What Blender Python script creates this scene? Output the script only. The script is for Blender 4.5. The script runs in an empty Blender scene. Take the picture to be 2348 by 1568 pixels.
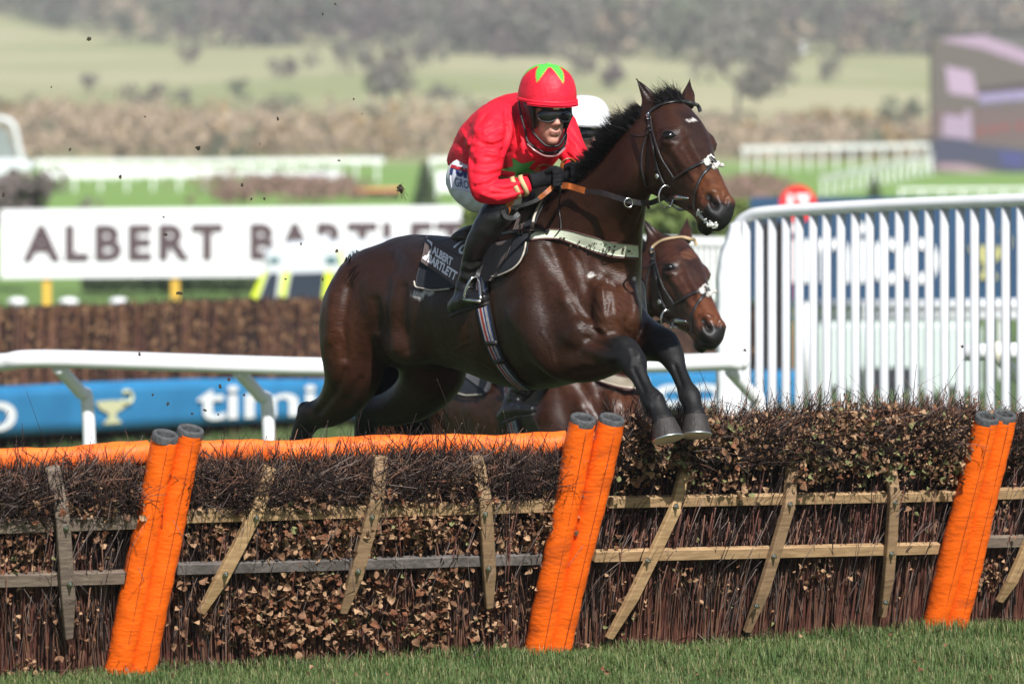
import bpy, bmesh, math, random
import numpy as np
from mathutils import Vector, Matrix
from mathutils.bvhtree import BVHTree
R = math.radians
random.seed(5); rng = np.random.default_rng(5)
sc = bpy.context.scene
col = sc.collection

# ------------------------------------------------------------------ camera
FPX, UC, VH, CH = 11800.0, 1174.0, 330.0, 1.97      # focal length / centre / horizon in a 2348-px wide frame, eye height
cam = bpy.data.cameras.new('camera'); camo = bpy.data.objects.new('camera', cam); col.objects.link(camo)
camo.location = (0, 0, CH); camo.rotation_euler = (R(90), 0, 0)
cam.sensor_width = 36; cam.lens = 36 * FPX / 2348; cam.shift_y = -(784 - VH) / 2348
cam.clip_start = .5; cam.clip_end = 6000
cam.dof.use_dof = True; cam.dof.focus_distance = 19.9; cam.dof.aperture_fstop = 3.6
sc.camera = camo

# ------------------------------------------------------------------ sky, sun, exposure
SUN = Vector((.24, -.70, .67)).normalized()
w = bpy.data.worlds.new('World'); sc.world = w; w.use_nodes = True
nt = w.node_tree; bg = nt.nodes['Background']
sky = nt.nodes.new('ShaderNodeTexSky'); sky.sky_type = 'NISHITA'; sky.sun_disc = False
sky.sun_elevation = math.asin(SUN.z); sky.sun_rotation = math.atan2(SUN.x, SUN.y)
sky.air_density = 1.0; sky.dust_density = 1.0
nt.links.new(sky.outputs[0], bg.inputs[0]); bg.inputs[1].default_value = .062
sl = bpy.data.lights.new('sun', 'SUN'); sl.energy = 5.0; sl.angle = R(.6); sl.color = (1, .985, .955)
so = bpy.data.objects.new('sun', sl); col.objects.link(so)
so.rotation_euler = (-SUN).to_track_quat('-Z', 'Y').to_euler(); so.location = (20, -10, 40)
sc.view_settings.view_transform = 'Standard'; sc.view_settings.look = 'None'
sc.view_settings.exposure = 0.55; sc.view_settings.gamma = 1.0
sc.cycles.use_denoising = True
sc.cycles.max_bounces = 6; sc.cycles.diffuse_bounces = 3; sc.cycles.volume_bounces = 0
sc.cycles.transparent_max_bounces = 6

# ------------------------------------------------------------------ helpers
def Q(u, v, y):                    # a point of the place: where it is seen and how far away it stands
    return Vector(((u - UC) * y / FPX, y, CH - (v - VH) * y / FPX))
def px(y): return y / FPX          # metres per frame pixel at distance y
def tag(o, label=None, cat=None, group=None, kind=None):
    if label: o['label'] = label
    if cat: o['category'] = cat
    if group: o['group'] = group
    if kind: o['kind'] = kind
    return o
def empty(name, loc, label=None, cat=None, group=None):
    o = bpy.data.objects.new(name, None); col.objects.link(o); o.location = loc
    o.empty_display_size = .1
    bpy.context.view_layer.update()
    return tag(o, label, cat, group)
def wloc(o):
    v = Vector((0, 0, 0))
    while o is not None: v = v + Vector(o.location); o = o.parent
    return v
def mk(name, verts, faces, mat, parent=None, smooth=True, origin=None):
    """one mesh object; verts in world metres"""
    vs = np.asarray(verts, dtype=float).reshape(-1, 3)
    org = Vector((0, 0, 0))
    if parent is None:
        org = Vector(origin) if origin is not None else Vector((vs[:, 0].mean(), vs[:, 1].mean(), vs[:, 2].min()))
    base = wloc(parent) + org if parent is not None else org
    me = bpy.data.meshes.new(name)
    me.from_pydata((vs - np.array(base)).tolist(), [], [tuple(f) for f in faces])
    me.polygons.foreach_set('use_smooth', [smooth] * len(me.polygons))
    if isinstance(mat, (list, tuple)):
        for m in mat: me.materials.append(m)
    elif mat: me.materials.append(mat)
    me.update()
    o = bpy.data.objects.new(name, me); col.objects.link(o); o.parent = parent; o.location = org
    return o
class MB:
    """collects shapes into one mesh"""
    def __init__(s): s.v = []; s.f = []; s.n = 0; s.mi = []
    def add(s, vs, fs, mi=0):
        vs = np.asarray(vs, dtype=float).reshape(-1, 3); s.v.append(vs)
        s.f += [tuple(i + s.n for i in f) for f in fs]; s.mi += [mi] * len(fs); s.n += len(vs); return s
    def box(s, c, X, Y, Z, mi=0):          # centre, three half-axis vectors
        c, X, Y, Z = (np.array(a, dtype=float) for a in (c, X, Y, Z))
        vs = [c + sx * X + sy * Y + sz * Z for sz in (-1, 1) for sy in (-1, 1) for sx in (-1, 1)]
        return s.add(vs, [(0, 2, 3, 1), (4, 5, 7, 6), (0, 1, 5, 4), (2, 6, 7, 3), (0, 4, 6, 2), (1, 3, 7, 5)], mi)
    def bar(s, p, q, wv, tv, mi=0):        # beam p-q, half width vec, half thickness vec
        p, q = np.array(p, dtype=float), np.array(q, dtype=float)
        return s.box((p + q) / 2, (q - p) / 2, wv, tv, mi)
    def tube(s, pts, r, n=10, cap=True, mi=0, flat=None):
        v, f = sweep(pts, r, n, cap, flat); return s.add(v, f, mi)
    def loft(s, secs, n=20, sub=4, mi=0):
        v, f = loft(secs, n, sub); return s.add(v, f, mi)
    def ell(s, c, ax, n=16, m=10, mi=0):
        v, f = ellipsoid(c, ax, n, m); return s.add(v, f, mi)
    def build(s, name, mat, parent=None, smooth=True, origin=None):
        o = mk(name, np.concatenate(s.v), s.f, mat, parent, smooth, origin)
        if any(s.mi): o.data.polygons.foreach_set('material_index', s.mi)
        return o
def catmull(P, sub):
    P = np.asarray(P, dtype=float)
    if len(P) < 3 or sub <= 1:
        if sub <= 1: return P
        t = np.linspace(0, 1, sub + 1)[:, None]; return P[0] * (1 - t) + P[1] * t
    E = np.concatenate([[2 * P[0] - P[1]], P, [2 * P[-1] - P[-2]]]); out = []
    for i in range(len(P) - 1):
        a, b, c, d = E[i:i + 4]
        for t in np.arange(sub) / sub:
            out.append(.5 * (2 * b + (c - a) * t + (2 * a - 5 * b + 4 * c - d) * t * t + (3 * b - a - 3 * c + d) * t ** 3))
    out.append(P[-1]); return np.array(out)
def ringfaces(k, n):
    return [(i * n + j, i * n + (j + 1) % n, (i + 1) * n + (j + 1) % n, (i + 1) * n + j) for i in range(k - 1) for j in range(n)]
def sweep(pts, r, n=10, cap=True, flat=None):
    P = np.asarray([tuple(p) for p in pts], dtype=float); k = len(P)
    rr = np.broadcast_to(np.asarray(r, dtype=float), (k,))
    T = np.gradient(P, axis=0); T /= np.linalg.norm(T, axis=1)[:, None] + 1e-12
    up = np.array((0, 0, 1.)) if abs(T[0][2]) < .9 else np.array((1., 0, 0))
    A = np.cross(T[0], up); A /= np.linalg.norm(A); vs = []
    an = np.arange(n) * 2 * np.pi / n
    for i in range(k):
        A = A - T[i] * A.dot(T[i]); A /= np.linalg.norm(A); B = np.cross(T[i], A)
        fl = 1 if flat is None else flat
        vs.append(P[i] + rr[i] * (np.cos(an)[:, None] * A + fl * np.sin(an)[:, None] * B))
    v = np.concatenate(vs); f = ringfaces(k, n)
    if cap:
        v = np.concatenate([v, [P[0], P[-1]]])
        f += [(k * n, (j + 1) % n, j) for j in range(n)] + [(k * n + 1, (k - 1) * n + j, (k - 1) * n + (j + 1) % n) for j in range(n)]
    return v, f
def loft(secs, n=20, sub=4):
    """secs: (centre, halfaxis A, halfaxis B) -> closed smooth tube"""
    arr = np.array([[tuple(a) for a in s[:3]] for s in secs], dtype=float).reshape(len(secs), 9)
    arr = catmull(arr, sub); k = len(arr)
    an = np.arange(n) * 2 * np.pi / n
    v = np.concatenate([a[:3] + np.cos(an)[:, None] * a[3:6] + np.sin(an)[:, None] * a[6:9] for a in arr])
    f = ringfaces(k, n)
    e0 = arr[0][:3] + (arr[0][:3] - arr[1][:3]) * .3; e1 = arr[-1][:3] + (arr[-1][:3] - arr[-2][:3]) * .3
    v = np.concatenate([v, [e0, e1]])
    f += [(k * n, (j + 1) % n, j) for j in range(n)] + [(k * n + 1, (k - 1) * n + j, (k - 1) * n + (j + 1) % n) for j in range(n)]
    return v, f
def ellipsoid(c, ax, n=16, m=10):
    c = np.array(c, dtype=float); ax = np.array([tuple(a) for a in ax], dtype=float); vs = [c + ax[2]]; f = []
    for i in range(1, m):
        t = math.pi * i / m
        for j in range(n):
            p = 2 * math.pi * j / n
            vs.append(c + ax[0] * math.sin(t) * math.cos(p) + ax[1] * math.sin(t) * math.sin(p) + ax[2] * math.cos(t))
    vs.append(c - ax[2]); e = len(vs) - 1
    f += [(0, 1 + j, 1 + (j + 1) % n) for j in range(n)]
    f += [(1 + i * n + j, 1 + (i + 1) * n + j, 1 + (i + 1) * n + (j + 1) % n, 1 + i * n + (j + 1) % n) for i in range(m - 2) for j in range(n)]
    f += [(e, 1 + (m - 2) * n + (j + 1) % n, 1 + (m - 2) * n + j) for j in range(n)]
    return np.array(vs), f
def limb(pts, depth=1.0, n=16, sub=4):
    """pts: (u, v, distance, width in frame px[, depth factor]); oval sections across the path"""
    P = [np.array(Q(*p[:3])) for p in pts]; secs = []
    for i, p in enumerate(pts):
        t = P[min(i + 1, len(P) - 1)] - P[max(i - 1, 0)]; t /= np.linalg.norm(t)
        a = np.cross(t, (0, 1, 0)); a /= np.linalg.norm(a) + 1e-9; b = np.cross(a, t)
        h = p[3] * .5 * px(p[2]); d = p[4] if len(p) > 4 else depth
        secs.append((P[i], a * h, b * h * d))
    return loft(secs, n, sub)
def fuse(mb, voxel, smooth=6, fac=.5):
    """grow one continuous skin over overlapping closed shapes; returns verts, faces (world)"""
    me = bpy.data.meshes.new('tmp'); me.from_pydata(np.concatenate(mb.v).tolist(), [], mb.f); me.update()
    o = bpy.data.objects.new('tmp', me); col.objects.link(o)
    bm = bmesh.new(); bm.from_mesh(me); bmesh.ops.recalc_face_normals(bm, faces=bm.faces); bm.to_mesh(me); bm.free()
    m = o.modifiers.new('r', 'REMESH'); m.mode = 'VOXEL'; m.voxel_size = voxel
    if smooth:
        s = o.modifiers.new('s', 'SMOOTH'); s.factor = fac; s.iterations = smooth
    dg = bpy.context.evaluated_depsgraph_get(); ev = o.evaluated_get(dg); em = ev.to_mesh()
    nv = len(em.vertices); v = np.empty(nv * 3); em.vertices.foreach_get('co', v)
    f = [tuple(p.vertices) for p in em.polygons]
    ev.to_mesh_clear(); bpy.data.objects.remove(o); bpy.data.meshes.remove(me)
    return v.reshape(-1, 3), f
def normals(v, f):
    n = np.zeros_like(v); fa = np.array([q[:4] if len(q) >= 4 else (q[0], q[1], q[2], q[2]) for q in f])
    c = np.cross(v[fa[:, 2]] - v[fa[:, 0]], v[fa[:, 3]] - v[fa[:, 1]])
    for k in range(4): np.add.at(n, fa[:, k], c)
    return n / (np.linalg.norm(n, axis=1)[:, None] + 1e-12)
def segdist(p, poly):
    """distance of points to a polyline and the parameter along it"""
    poly = np.asarray(poly, dtype=float); best = np.full(len(p), 1e9); par = np.zeros(len(p))
    for i in range(len(poly) - 1):
        a, b = poly[i], poly[i + 1]; ab = b - a
        t = np.clip(((p - a) @ ab) / (ab @ ab + 1e-12), 0, 1)
        d = np.linalg.norm(p - a - t[:, None] * ab, axis=1); m = d < best
        best[m] = d[m]; par[m] = i + t[m]
    return best, par
def project(v): return np.stack([UC + v[:, 0] * FPX / v[:, 1], VH + (CH - v[:, 2]) * FPX / v[:, 1]], 1)
def sculpt(v, f, strokes):
    """strokes: (polyline of (u,v), radius px, depth in mm); pushes the skin seen along the stroke in or out along its normal"""
    for i_, (pl, rad, amp) in enumerate(strokes):
        if i_ % 8 == 0: n = normals(v, f)
        uv = project(v)
        d, _ = segdist(uv, pl)
        wgt = np.exp(-(d / rad) ** 2 * 1.2) * np.clip(-n[:, 1] * 1.6 + .1, 0, 1)
        v = v + n * (wgt * amp * .001)[:, None]
    return v
def sstep(a, b, x): t = np.clip((x - a) / (b - a), 0, 1); return t * t * (3 - 2 * t)
def setcol(o, rgb):
    a = o.data.color_attributes.new('Col', 'FLOAT_COLOR', 'POINT')
    c = np.ones((len(o.data.vertices), 4)); c[:, :3] = rgb; a.data.foreach_set('color', c.ravel())

# ------------------------------------------------------------------ materials
def M(name, c, rough=.6, c2=None, scale=8, bump=0, bscale=60, metal=0, spec=.5, coat=0, attr=None, stretch=None, detail=4, sheen=0, emit=0, lo=.35, hi=.65, trans=0):
    m = bpy.data.materials.new(name); m.use_nodes = True; t = m.node_tree; b = t.nodes['Principled BSDF']
    b.inputs['Base Color'].default_value = (*c, 1); b.inputs['Roughness'].default_value = rough
    b.inputs['Metallic'].default_value = metal; b.inputs['Specular IOR Level'].default_value = spec
    b.inputs['Coat Weight'].default_value = coat
    if sheen: b.inputs['Sheen Weight'].default_value = sheen
    tc = t.nodes.new('ShaderNodeTexCoord'); src = tc.outputs['Object']
    if stretch:
        mp = t.nodes.new('ShaderNodeMapping'); mp.inputs['Scale'].default_value = stretch
        t.links.new(src, mp.inputs[0]); src = mp.outputs[0]
    colout = None
    if attr:
        at = t.nodes.new('ShaderNodeVertexColor'); at.layer_name = attr; colout = at.outputs[0]
    if c2:
        n = t.nodes.new('ShaderNodeTexNoise'); n.inputs['Scale'].default_value = scale; n.inputs['Detail'].default_value = detail
        t.links.new(src, n.inputs['Vector'])
        r = t.nodes.new('ShaderNodeMapRange'); r.inputs[1].default_value = lo; r.inputs[2].default_value = hi
        t.links.new(n.outputs[0], r.inputs[0])
        x = t.nodes.new('ShaderNodeMix'); x.data_type = 'RGBA'
        x.inputs[6].default_value = (*c, 1); x.inputs[7].default_value = (*c2, 1)
        t.links.new(r.outputs[0], x.inputs[0])
        if attr:
            x.blend_type = 'MULTIPLY'; t.links.new(colout, x.inputs[6])
        colout = x.outputs[2]
    if colout is not None: t.links.new(colout, b.inputs['Base Color'])
    if bump:
        n2 = t.nodes.new('ShaderNodeTexNoise'); n2.inputs['Scale'].default_value = bscale; n2.inputs['Detail'].default_value = 5
        t.links.new(src, n2.inputs['Vector'])
        bp = t.nodes.new('ShaderNodeBump'); bp.inputs['Strength'].default_value = bump; bp.inputs['Distance'].default_value = .02
        t.links.new(n2.outputs[0], bp.inputs['Height']); t.links.new(bp.outputs[0], b.inputs['Normal'])
    if emit:
        b.inputs['Emission Strength'].default_value = emit
        if colout is not None: t.links.new(colout, b.inputs['Emission Color'])
        else: b.inputs['Emission Color'].default_value = (*c, 1)
    return m
def vnoise(p, s, seed=0):
    r = np.random.default_rng(seed); out = np.zeros(len(p))
    for k in range(6):
        d = r.normal(size=3); d *= s * (1 + k * .5) / np.linalg.norm(d); out += np.sin(p @ d + r.uniform(0, 6.28)) / (1 + k * .4)
    return out / 3
# ------------------------------------------------------------------ ground and hills
_gy = np.array([-60, 0, 21.0, 25, 30, 55, 80, 105, 125, 160, 200, 300, 420, 520, 600, 700, 850, 1000, 1200, 1500, 2000, 3200.])
_gz = np.array([0, 0, 0, -.30, -.46, -1.0, -1.6, -1.65, -1.35, -.75, -.2, .1, .5, 1.6, 4.2, 8.8, 15.2, 22.0, 39, 70, 105, 120.])
def gz(x, y):
    z = np.interp(y, _gy, _gz); k = x / np.maximum(y, 50)
    return z + sstep(520, 800, y) * (6 * np.sin(k * 22 + 1.0) * .35 - 12 * k) * np.clip(y / 1000, 0, 1.6)
ys = np.concatenate([np.arange(-60, 10, 10), np.arange(10, 30, 1.), np.arange(30, 130, 4), np.arange(130, 500, 15), np.arange(500, 1300, 25), np.arange(1300, 1620, 50)])
ks = np.linspace(-1, 1, 121); ks = np.sign(ks) * np.abs(ks) ** 1.6 * .8
GX = ks[None, :] * (np.abs(ys)[:, None] + 30); GY = np.broadcast_to(ys[:, None], GX.shape)
gv = np.stack([GX, GY, gz(GX, GY)], 2).reshape(-1, 3); nk = len(ks)
gf = [(i * nk + j, i * nk + j + 1, (i + 1) * nk + j + 1, (i + 1) * nk + j) for i in range(len(ys) - 1) for j in range(nk - 1)]
turf = M('turf', (.080, .125, .030), .9, (.045, .080, .020), 3.0, bump=.6, bscale=30, detail=8)
t = turf.node_tree; bs = t.nodes['Principled BSDF']; geo = t.nodes.new('ShaderNodeNewGeometry'); sp = t.nodes.new('ShaderNodeSeparateXYZ'); t.links.new(geo.outputs['Position'], sp.inputs[0])
mr = t.nodes.new('ShaderNodeMapRange'); mr.inputs[1].default_value = 90; mr.inputs[2].default_value = 140; t.links.new(sp.outputs[1], mr.inputs[0])
nz = t.nodes.new('ShaderNodeTexNoise'); nz.inputs['Scale'].default_value = .012; nz.inputs['Detail'].default_value = 5; t.links.new(geo.outputs['Position'], nz.inputs['Vector'])
cr = t.nodes.new('ShaderNodeValToRGB'); cr.color_ramp.elements[0].position = .36; cr.color_ramp.elements[0].color = (.25, .27, .10, 1); cr.color_ramp.elements[1].position = .62; cr.color_ramp.elements[1].color = (.38, .35, .19, 1); t.links.new(nz.outputs[0], cr.inputs[0])
mx = t.nodes.new('ShaderNodeMix'); mx.data_type = 'RGBA'; t.links.new(mr.outputs[0], mx.inputs[0])
old = bs.inputs['Base Color'].links[0].from_socket; t.links.new(old, mx.inputs[6]); t.links.new(cr.outputs[0], mx.inputs[7]); mr2 = t.nodes.new('ShaderNodeMapRange'); mr2.inputs[1].default_value = 380; mr2.inputs[2].default_value = 430; t.links.new(sp.outputs[1], mr2.inputs[0])     # mown course turf gives way to rough pasture
mx2 = t.nodes.new('ShaderNodeMix'); mx2.data_type = 'RGBA'; mx2.inputs[6].default_value = (.17, .29, .055, 1); t.links.new(mr2.outputs[0], mx2.inputs[0]); t.links.new(cr.outputs[0], mx2.inputs[7]); t.links.new(mx2.outputs[2], mx.inputs[7])
t.links.new(mx.outputs[2], bs.inputs['Base Color'])
ground = mk('ground', gv, gf, turf, origin=(0, 0, 0)); tag(ground, kind='structure')

# grass blades near the hurdles and on the take-off side
def grass(name, n, y0, y1, margin, hgt, wid, seed, label, mats):
    r = np.random.default_rng(seed); y = r.uniform(y0, y1, n); x = r.uniform(-1, 1, n) * (y * .1 + margin)
    z = gz(x, y); h = hgt * r.uniform(.35, 1.1, n) * (1 + .75 * vnoise(np.stack([x, y, z], 1), 7.0, seed) + .35 * vnoise(np.stack([x, y, z], 1), 21.0, seed + 1)); h = np.clip(h, hgt * .2, None)
    a = r.uniform(0, 6.283, n); lean = r.uniform(.1, .9, n); w_ = wid * r.uniform(.6, 1.3, n)
    dx, dy = np.cos(a), np.sin(a); sx, sy = -dy * w_, dx * w_
    b0 = np.stack([x - sx, y - sy, z], 1); b1 = np.stack([x + sx, y + sy, z], 1)
    mxp = np.stack([x + dx * h * lean * .3, y + dy * h * lean * .3, z + h * .62], 1); s2 = np.stack([sx, sy, 0 * sx], 1) * .7
    tp = np.stack([x + dx * h * lean * .9, y + dy * h * lean * .9, z + h * (1 - .3 * lean)], 1)
    vs = np.stack([b0, b1, mxp + s2, mxp - s2, tp], 1).reshape(-1, 3); i = np.arange(n) * 5
    me = bpy.data.meshes.new(name); nf = 2 * n
    me.vertices.add(len(vs)); me.vertices.foreach_set('co', vs.ravel())
    lp = np.stack([i, i + 1, i + 2, i + 3, i + 3, i + 2, i + 4], 1).ravel(); me.loops.add(len(lp)); me.loops.foreach_set('vertex_index', lp)
    ls = np.stack([np.arange(n) * 7, np.arange(n) * 7 + 4], 1).ravel(); lt = np.tile([4, 3], n)
    me.polygons.add(nf); me.polygons.foreach_set('loop_start', ls); me.polygons.foreach_set('loop_total', lt)
    me.materials.append(mats[0]); me.materials.append(mats[1]); me.polygons.foreach_set('material_index', np.repeat((r.uniform(size=n) < .16).astype(int), 2))
    me.update(); me.validate(); o = bpy.data.objects.new(name, me); col.objects.link(o); tag(o, label, 'grass', kind='stuff'); return o
gr1 = M('grass_blade', (.048, .090, .022), .6, (.095, .135, .040), 3.5, spec=.25, detail=6); gr2 = M('dry_grass', (.26, .22, .10), .7, (.15, .14, .06), 5)
grass('grass', 150000, 18.3, 22.2, .35, .052, .0015, 7, 'short green turf around the hurdles', (gr1, gr2))
grass('grass', 60000, 26, 56, .6, .09, .005, 8, 'blurred turf behind the hurdles', (gr1, gr2))
# ------------------------------------------------------------------ the leading horse (skin grown over muscle shapes)
HF = np.array((.64, -.768, 0.)); HL = np.array((.768, .64, 0.))       # heading and left-hand side of the horse
HG = np.array((.131, 20.35, 0.))
HP = np.array((.624, 19.75, 2.147))                                  # poll
HR = np.array([[.88, .312, .337], [.465, -.730, -.501], [-.08, -.606, .79]])
HS = 1.05
def hd(lat, al, do): return HP + HR @ np.array((lat * 1.08, al, do), dtype=float) * HS
def trunkpt(t, lat, z): return HG + HF * t + HL * lat + np.array((0, 0, z))
def head_loft():
    #        along  dorsal ventral hwTop hwBot
    T = np.array([(-.03, -.045, -.13, .045, .04), (0.02, .000, -.25, .070, .048), (.09, .014, -.32, .086, .05), (.16, .018, -.335, .095, .048),
         (.22, .012, -.302, .092, .044), (.29, .002, -.272, .077, .039), (.36, -.006, -.240, .062, .036), (.43, -.012, -.212, .054, .034),
         (.49, -.018, -.200, .055, .036), (.54, -.030, -.186, .058, .038), (.58, -.048, -.165, .051, .038), (.605, -.075, -.148, .034, .026), (.615, -.10, -.13, .016, .014)])
    T = catmull(T, 3); n = 28; an = np.arange(n) * 2 * np.pi / n; vs = []
    for al, dt, db, h1, h2 in T:
        mid = dt * .62 + db * .38; s = np.sin(an); c = np.cos(an)
        d = np.where(s > 0, mid + (dt - mid) * np.abs(s) ** .9, mid + (mid - db) * -np.abs(s) ** .9)
        wd = h1 + (h2 - h1) * np.clip(-s, 0, 1) ** .8
        x = np.sign(c) * np.abs(c) ** .75 * wd
        vs += [hd(a, al, b) for a, b in zip(x, d)]
    k = len(T); vs += [hd(0, T[0][0] - .01, (T[0][1] + T[0][2]) / 2), hd(0, T[-1][0] + .004, -.115)]
    f = ringfaces(k, n)
    f += [(k * n, (j + 1) % n, j) for j in range(n)] + [(k * n + 1, (k - 1) * n + j, (k - 1) * n + (j + 1) % n) for j in range(n)]
    return np.array(vs), f
def horse_shapes():
    b = MB()
    # trunk
    for tab in [[(-1.19, 1.36, 1.12, .11), (-1.10, 1.46, 1.08, .19), (-.92, 1.59, 1.06, .255), (-.70, 1.602, 1.075, .27), (-.45, 1.59, 1.05, .27),
                 (-.20, 1.62, 1.0, .275), (0, 1.68, 1.0, .255), (.18, 1.66, 1.03, .225), (.33, 1.58, 1.05, .20), (.43, 1.45, 1.14, .14)]]:
        b.loft([(trunkpt(t, 0, (a + c) / 2), np.array((0, 0, (a - c) / 2)), HL * h) for t, a, c, h in tab], 28, 4)
    # neck: crest point, throat point, half width
    N = [((1150, 560, 20.5), (1330, 780, 20.2), .12), ((1200, 480, 20.45), (1420, 760, 20.05), .20), ((1248, 455, 20.38), (1442, 680, 20.02), .175), ((1300, 410, 20.28), (1452, 600, 19.98), .135),
         ((1352, 355, 20.17), (1458, 545, 19.93), .105), ((1402, 305, 20.05), (1464, 500, 19.87), .088), ((1448, 262, 19.93), (1474, 460, 19.80), .080), ((1495, 228, 19.83), (1490, 420, 19.74), .074), ((1530, 222, 19.77), (1515, 390, 19.70), .066)]
    secs = []
    for i, (c, t, hw) in enumerate(N):
        c, t = np.array(Q(*c)), np.array(Q(*t)); l = HL * (1 - i / 9) + HR[:, 0] * (i / 9)
        secs.append(((c + t) / 2, (c - t) / 2, l * hw))
    b.loft(secs, 24, 4)
    b.add(*head_loft())
    for s in (-1, 1):
        b.ell(hd(s * .078, .205, -.045), (HR[:, 0] * .026, HR[:, 1] * .052, HR[:, 2] * .034))          # brow over the eye
        b.ell(hd(s * .048, .15, -.185), (HR[:, 0] * .034, HR[:, 1] * .105, HR[:, 2] * .115))          # cheek
        b.ell(hd(s * .046, .30, -.085), (HR[:, 0] * .018, HR[:, 1] * .10, HR[:, 2] * .022))            # facial crest
        b.ell(hd(s * .040, .545, -.068), (HR[:, 0] * .022, HR[:, 1] * .036, HR[:, 2] * .036))          # nostril wing
    b.ell(hd(0, .525, -.190), (HR[:, 0] * .032, HR[:, 1] * .045, HR[:, 2] * .026))                     # chin
    b.ell(hd(0, .585, -.128), (HR[:, 0] * .038, HR[:, 1] * .022, HR[:, 2] * .030))                     # upper lip
    # ears (cupped, pricked)
    for s, tip, base, mid in ((-1, (1449, 168, 19.84), (1506, 252, 19.80), (1476, 205, 19.81)), (1, (1583, 171, 19.93), (1573, 244, 19.80), (1579, 204, 19.86))):
        T, B_, Mi = np.array(Q(*tip)), np.array(Q(*base)), np.array(Q(*mid)); ax = T - B_
        sd = np.cross(ax, (0, 1, 0)); sd /= np.linalg.norm(sd); fr = np.cross(sd, ax); fr /= np.linalg.norm(fr)
        P = catmull([B_, Mi, T], 6); k = len(P) - 1
        b.loft([(P[i], sd * w_, fr * d_) for i, w_, d_ in ((0, .036, .032), (3, .042, .024), (6, .037, .017), (9, .025, .012), (11, .012, .008), (12, .004, .004))], 16, 3)
    # near foreleg, far foreleg
    fl = [(1275, 690, 20.10, 250, .5), (1292, 760, 20.06, 215, .6), (1318, 806, 20.02, 165, .75), (1356, 816, 19.96, 122, .85), (1398, 816, 19.87, 92, .9), (1434, 811, 19.78, 80, .95), (1452, 832, 19.72, 66, .95),
          (1464, 860, 19.66, 44, .9), (1480, 892, 19.61, 40, .9), (1499, 920, 19.57, 55, .85), (1512, 944, 19.54, 44, .9), (1520, 966, 19.52, 56, .95), (1524, 975, 19.51, 56, .95)]
    b.add(*limb(fl, 1, 18, 5))
    fr = [(1385, 690, 20.26, 230, .5), (1412, 742, 20.20, 180, .65), (1450, 770, 20.12, 128, .8), (1492, 783, 20.02, 94, .9), (1524, 795, 19.92, 78, .95), (1541, 818, 19.86, 60, .95),
          (1556, 852, 19.80, 42, .9), (1570, 884, 19.74, 42, .9), (1582, 910, 19.70, 54, .85), (1590, 932, 19.67, 42, .9), (1594, 952, 19.65, 52, .95), (1597, 962, 19.64, 52, .95)]
    b.add(*limb(fr, 1, 18, 5))
    # knees and fetlock joints
    for p, r in (((1442, 806, 19.77), .040), ((1534, 792, 19.90), .039), ((1500, 922, 19.57), .036), ((1583, 912, 19.70), .036)):
        b.ell(Q(*p), ((r, 0, 0), (0, r, 0), (0, 0, r)))
    # near hind leg
    nh = [(872, 640, 20.98, 200, .7), (832, 720, 20.97, 205, .75), (812, 795, 20.98, 170, .8), (808, 858, 21.0, 138, .8), (790, 905, 21.06, 112, .75), (752, 942, 21.14, 80, .75), (712, 958, 21.22, 66, .8),
          (690, 1000, 21.28, 50, .8), (672, 1070, 21.35, 40, .8), (660, 1130, 21.4, 40, .8), (655, 1165, 21.42, 50, .8), (668, 1195, 21.38, 40, .9), (680, 1218, 21.35, 52, .9)]
    b.add(*limb(nh, 1, 18, 5))
    b.ell(Q(705, 938, 21.24), ((.045, 0, 0), (0, .035, 0), (0, 0, .035)))
    fh = [(985, 700, 21.05, 180, .7), (990, 800, 21.06, 185, .75), (985, 868, 21.08, 150, .8), (945, 915, 21.16, 112, .75), (895, 938, 21.24, 84, .75), (848, 950, 21.32, 70, .8),
          (836, 1000, 21.38, 52, .8), (828, 1070, 21.44, 42, .8), (822, 1130, 21.48, 40, .8), (820, 1165, 21.5, 50, .8), (834, 1195, 21.46, 40, .9), (846, 1218, 21.43, 52, .9)]
    b.add(*limb(fh, 1, 18, 5))
    b.ell(Q(842, 935, 21.33), ((.04, 0, 0), (0, .035, 0), (0, 0, .035)))
    # muscles: shoulder, pectorals, haunch, stifle fold, gaskin
    b.ell(trunkpt(.10, -.17, 1.36), (HF * .20, HL * .10, np.array((0, 0, .28))))
    b.ell(trunkpt(.10, .15, 1.36), (HF * .20, HL * .10, np.array((0, 0, .28))))
    b.ell(Q(1338, 772, 19.96), ((.11, 0, -.03), (0, .09, 0), (.02, 0, .075)))
    b.ell(Q(1395, 720, 19.93), ((.06, 0, .03), (0, .09, 0), (-.03, 0, .13)))
    b.ell(Q(1440, 715, 20.00), ((.055, 0, 0), (0, .09, 0), (0, 0, .13)))
    b.ell(trunkpt(-.88, -.15, 1.36), (HF * .24, HL * .12, np.array((0, 0, .2))))
    b.ell(trunkpt(-.88, .15, 1.36), (HF * .24, HL * .12, np.array((0, 0, .2))))
    b.ell(trunkpt(-.62, -.19, 1.17), (HF * .17, HL * .07, np.array((0, 0, .10))))
    return b, fl, fr, nh, fh
hb, FLp, FRp, NHp, FHp = horse_shapes()
hv, hf = fuse(hb, .0078, 7, .5)
def relax(v, f, wgt, it):
    E_ = np.array(list({(min(a, b), max(a, b)) for q in f for a, b in zip(q, q[1:] + q[:1])})); deg = np.bincount(E_.ravel(), minlength=len(v))[:, None]
    for _ in range(it):
        s_ = np.zeros_like(v)
        for k in range(3):
            s_[:, k] = np.bincount(E_[:, 0], v[E_[:, 1], k], len(v)) + np.bincount(E_[:, 1], v[E_[:, 0], k], len(v))
        v = v + (s_ / deg - v) * wgt[:, None]
    return v
_tl = (hv - HG) @ HF; _hl = (hv - HP) @ HR
_w = sstep(.66, .56, _tl) * sstep(.98, 1.12, hv[:, 2]) + 0
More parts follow.
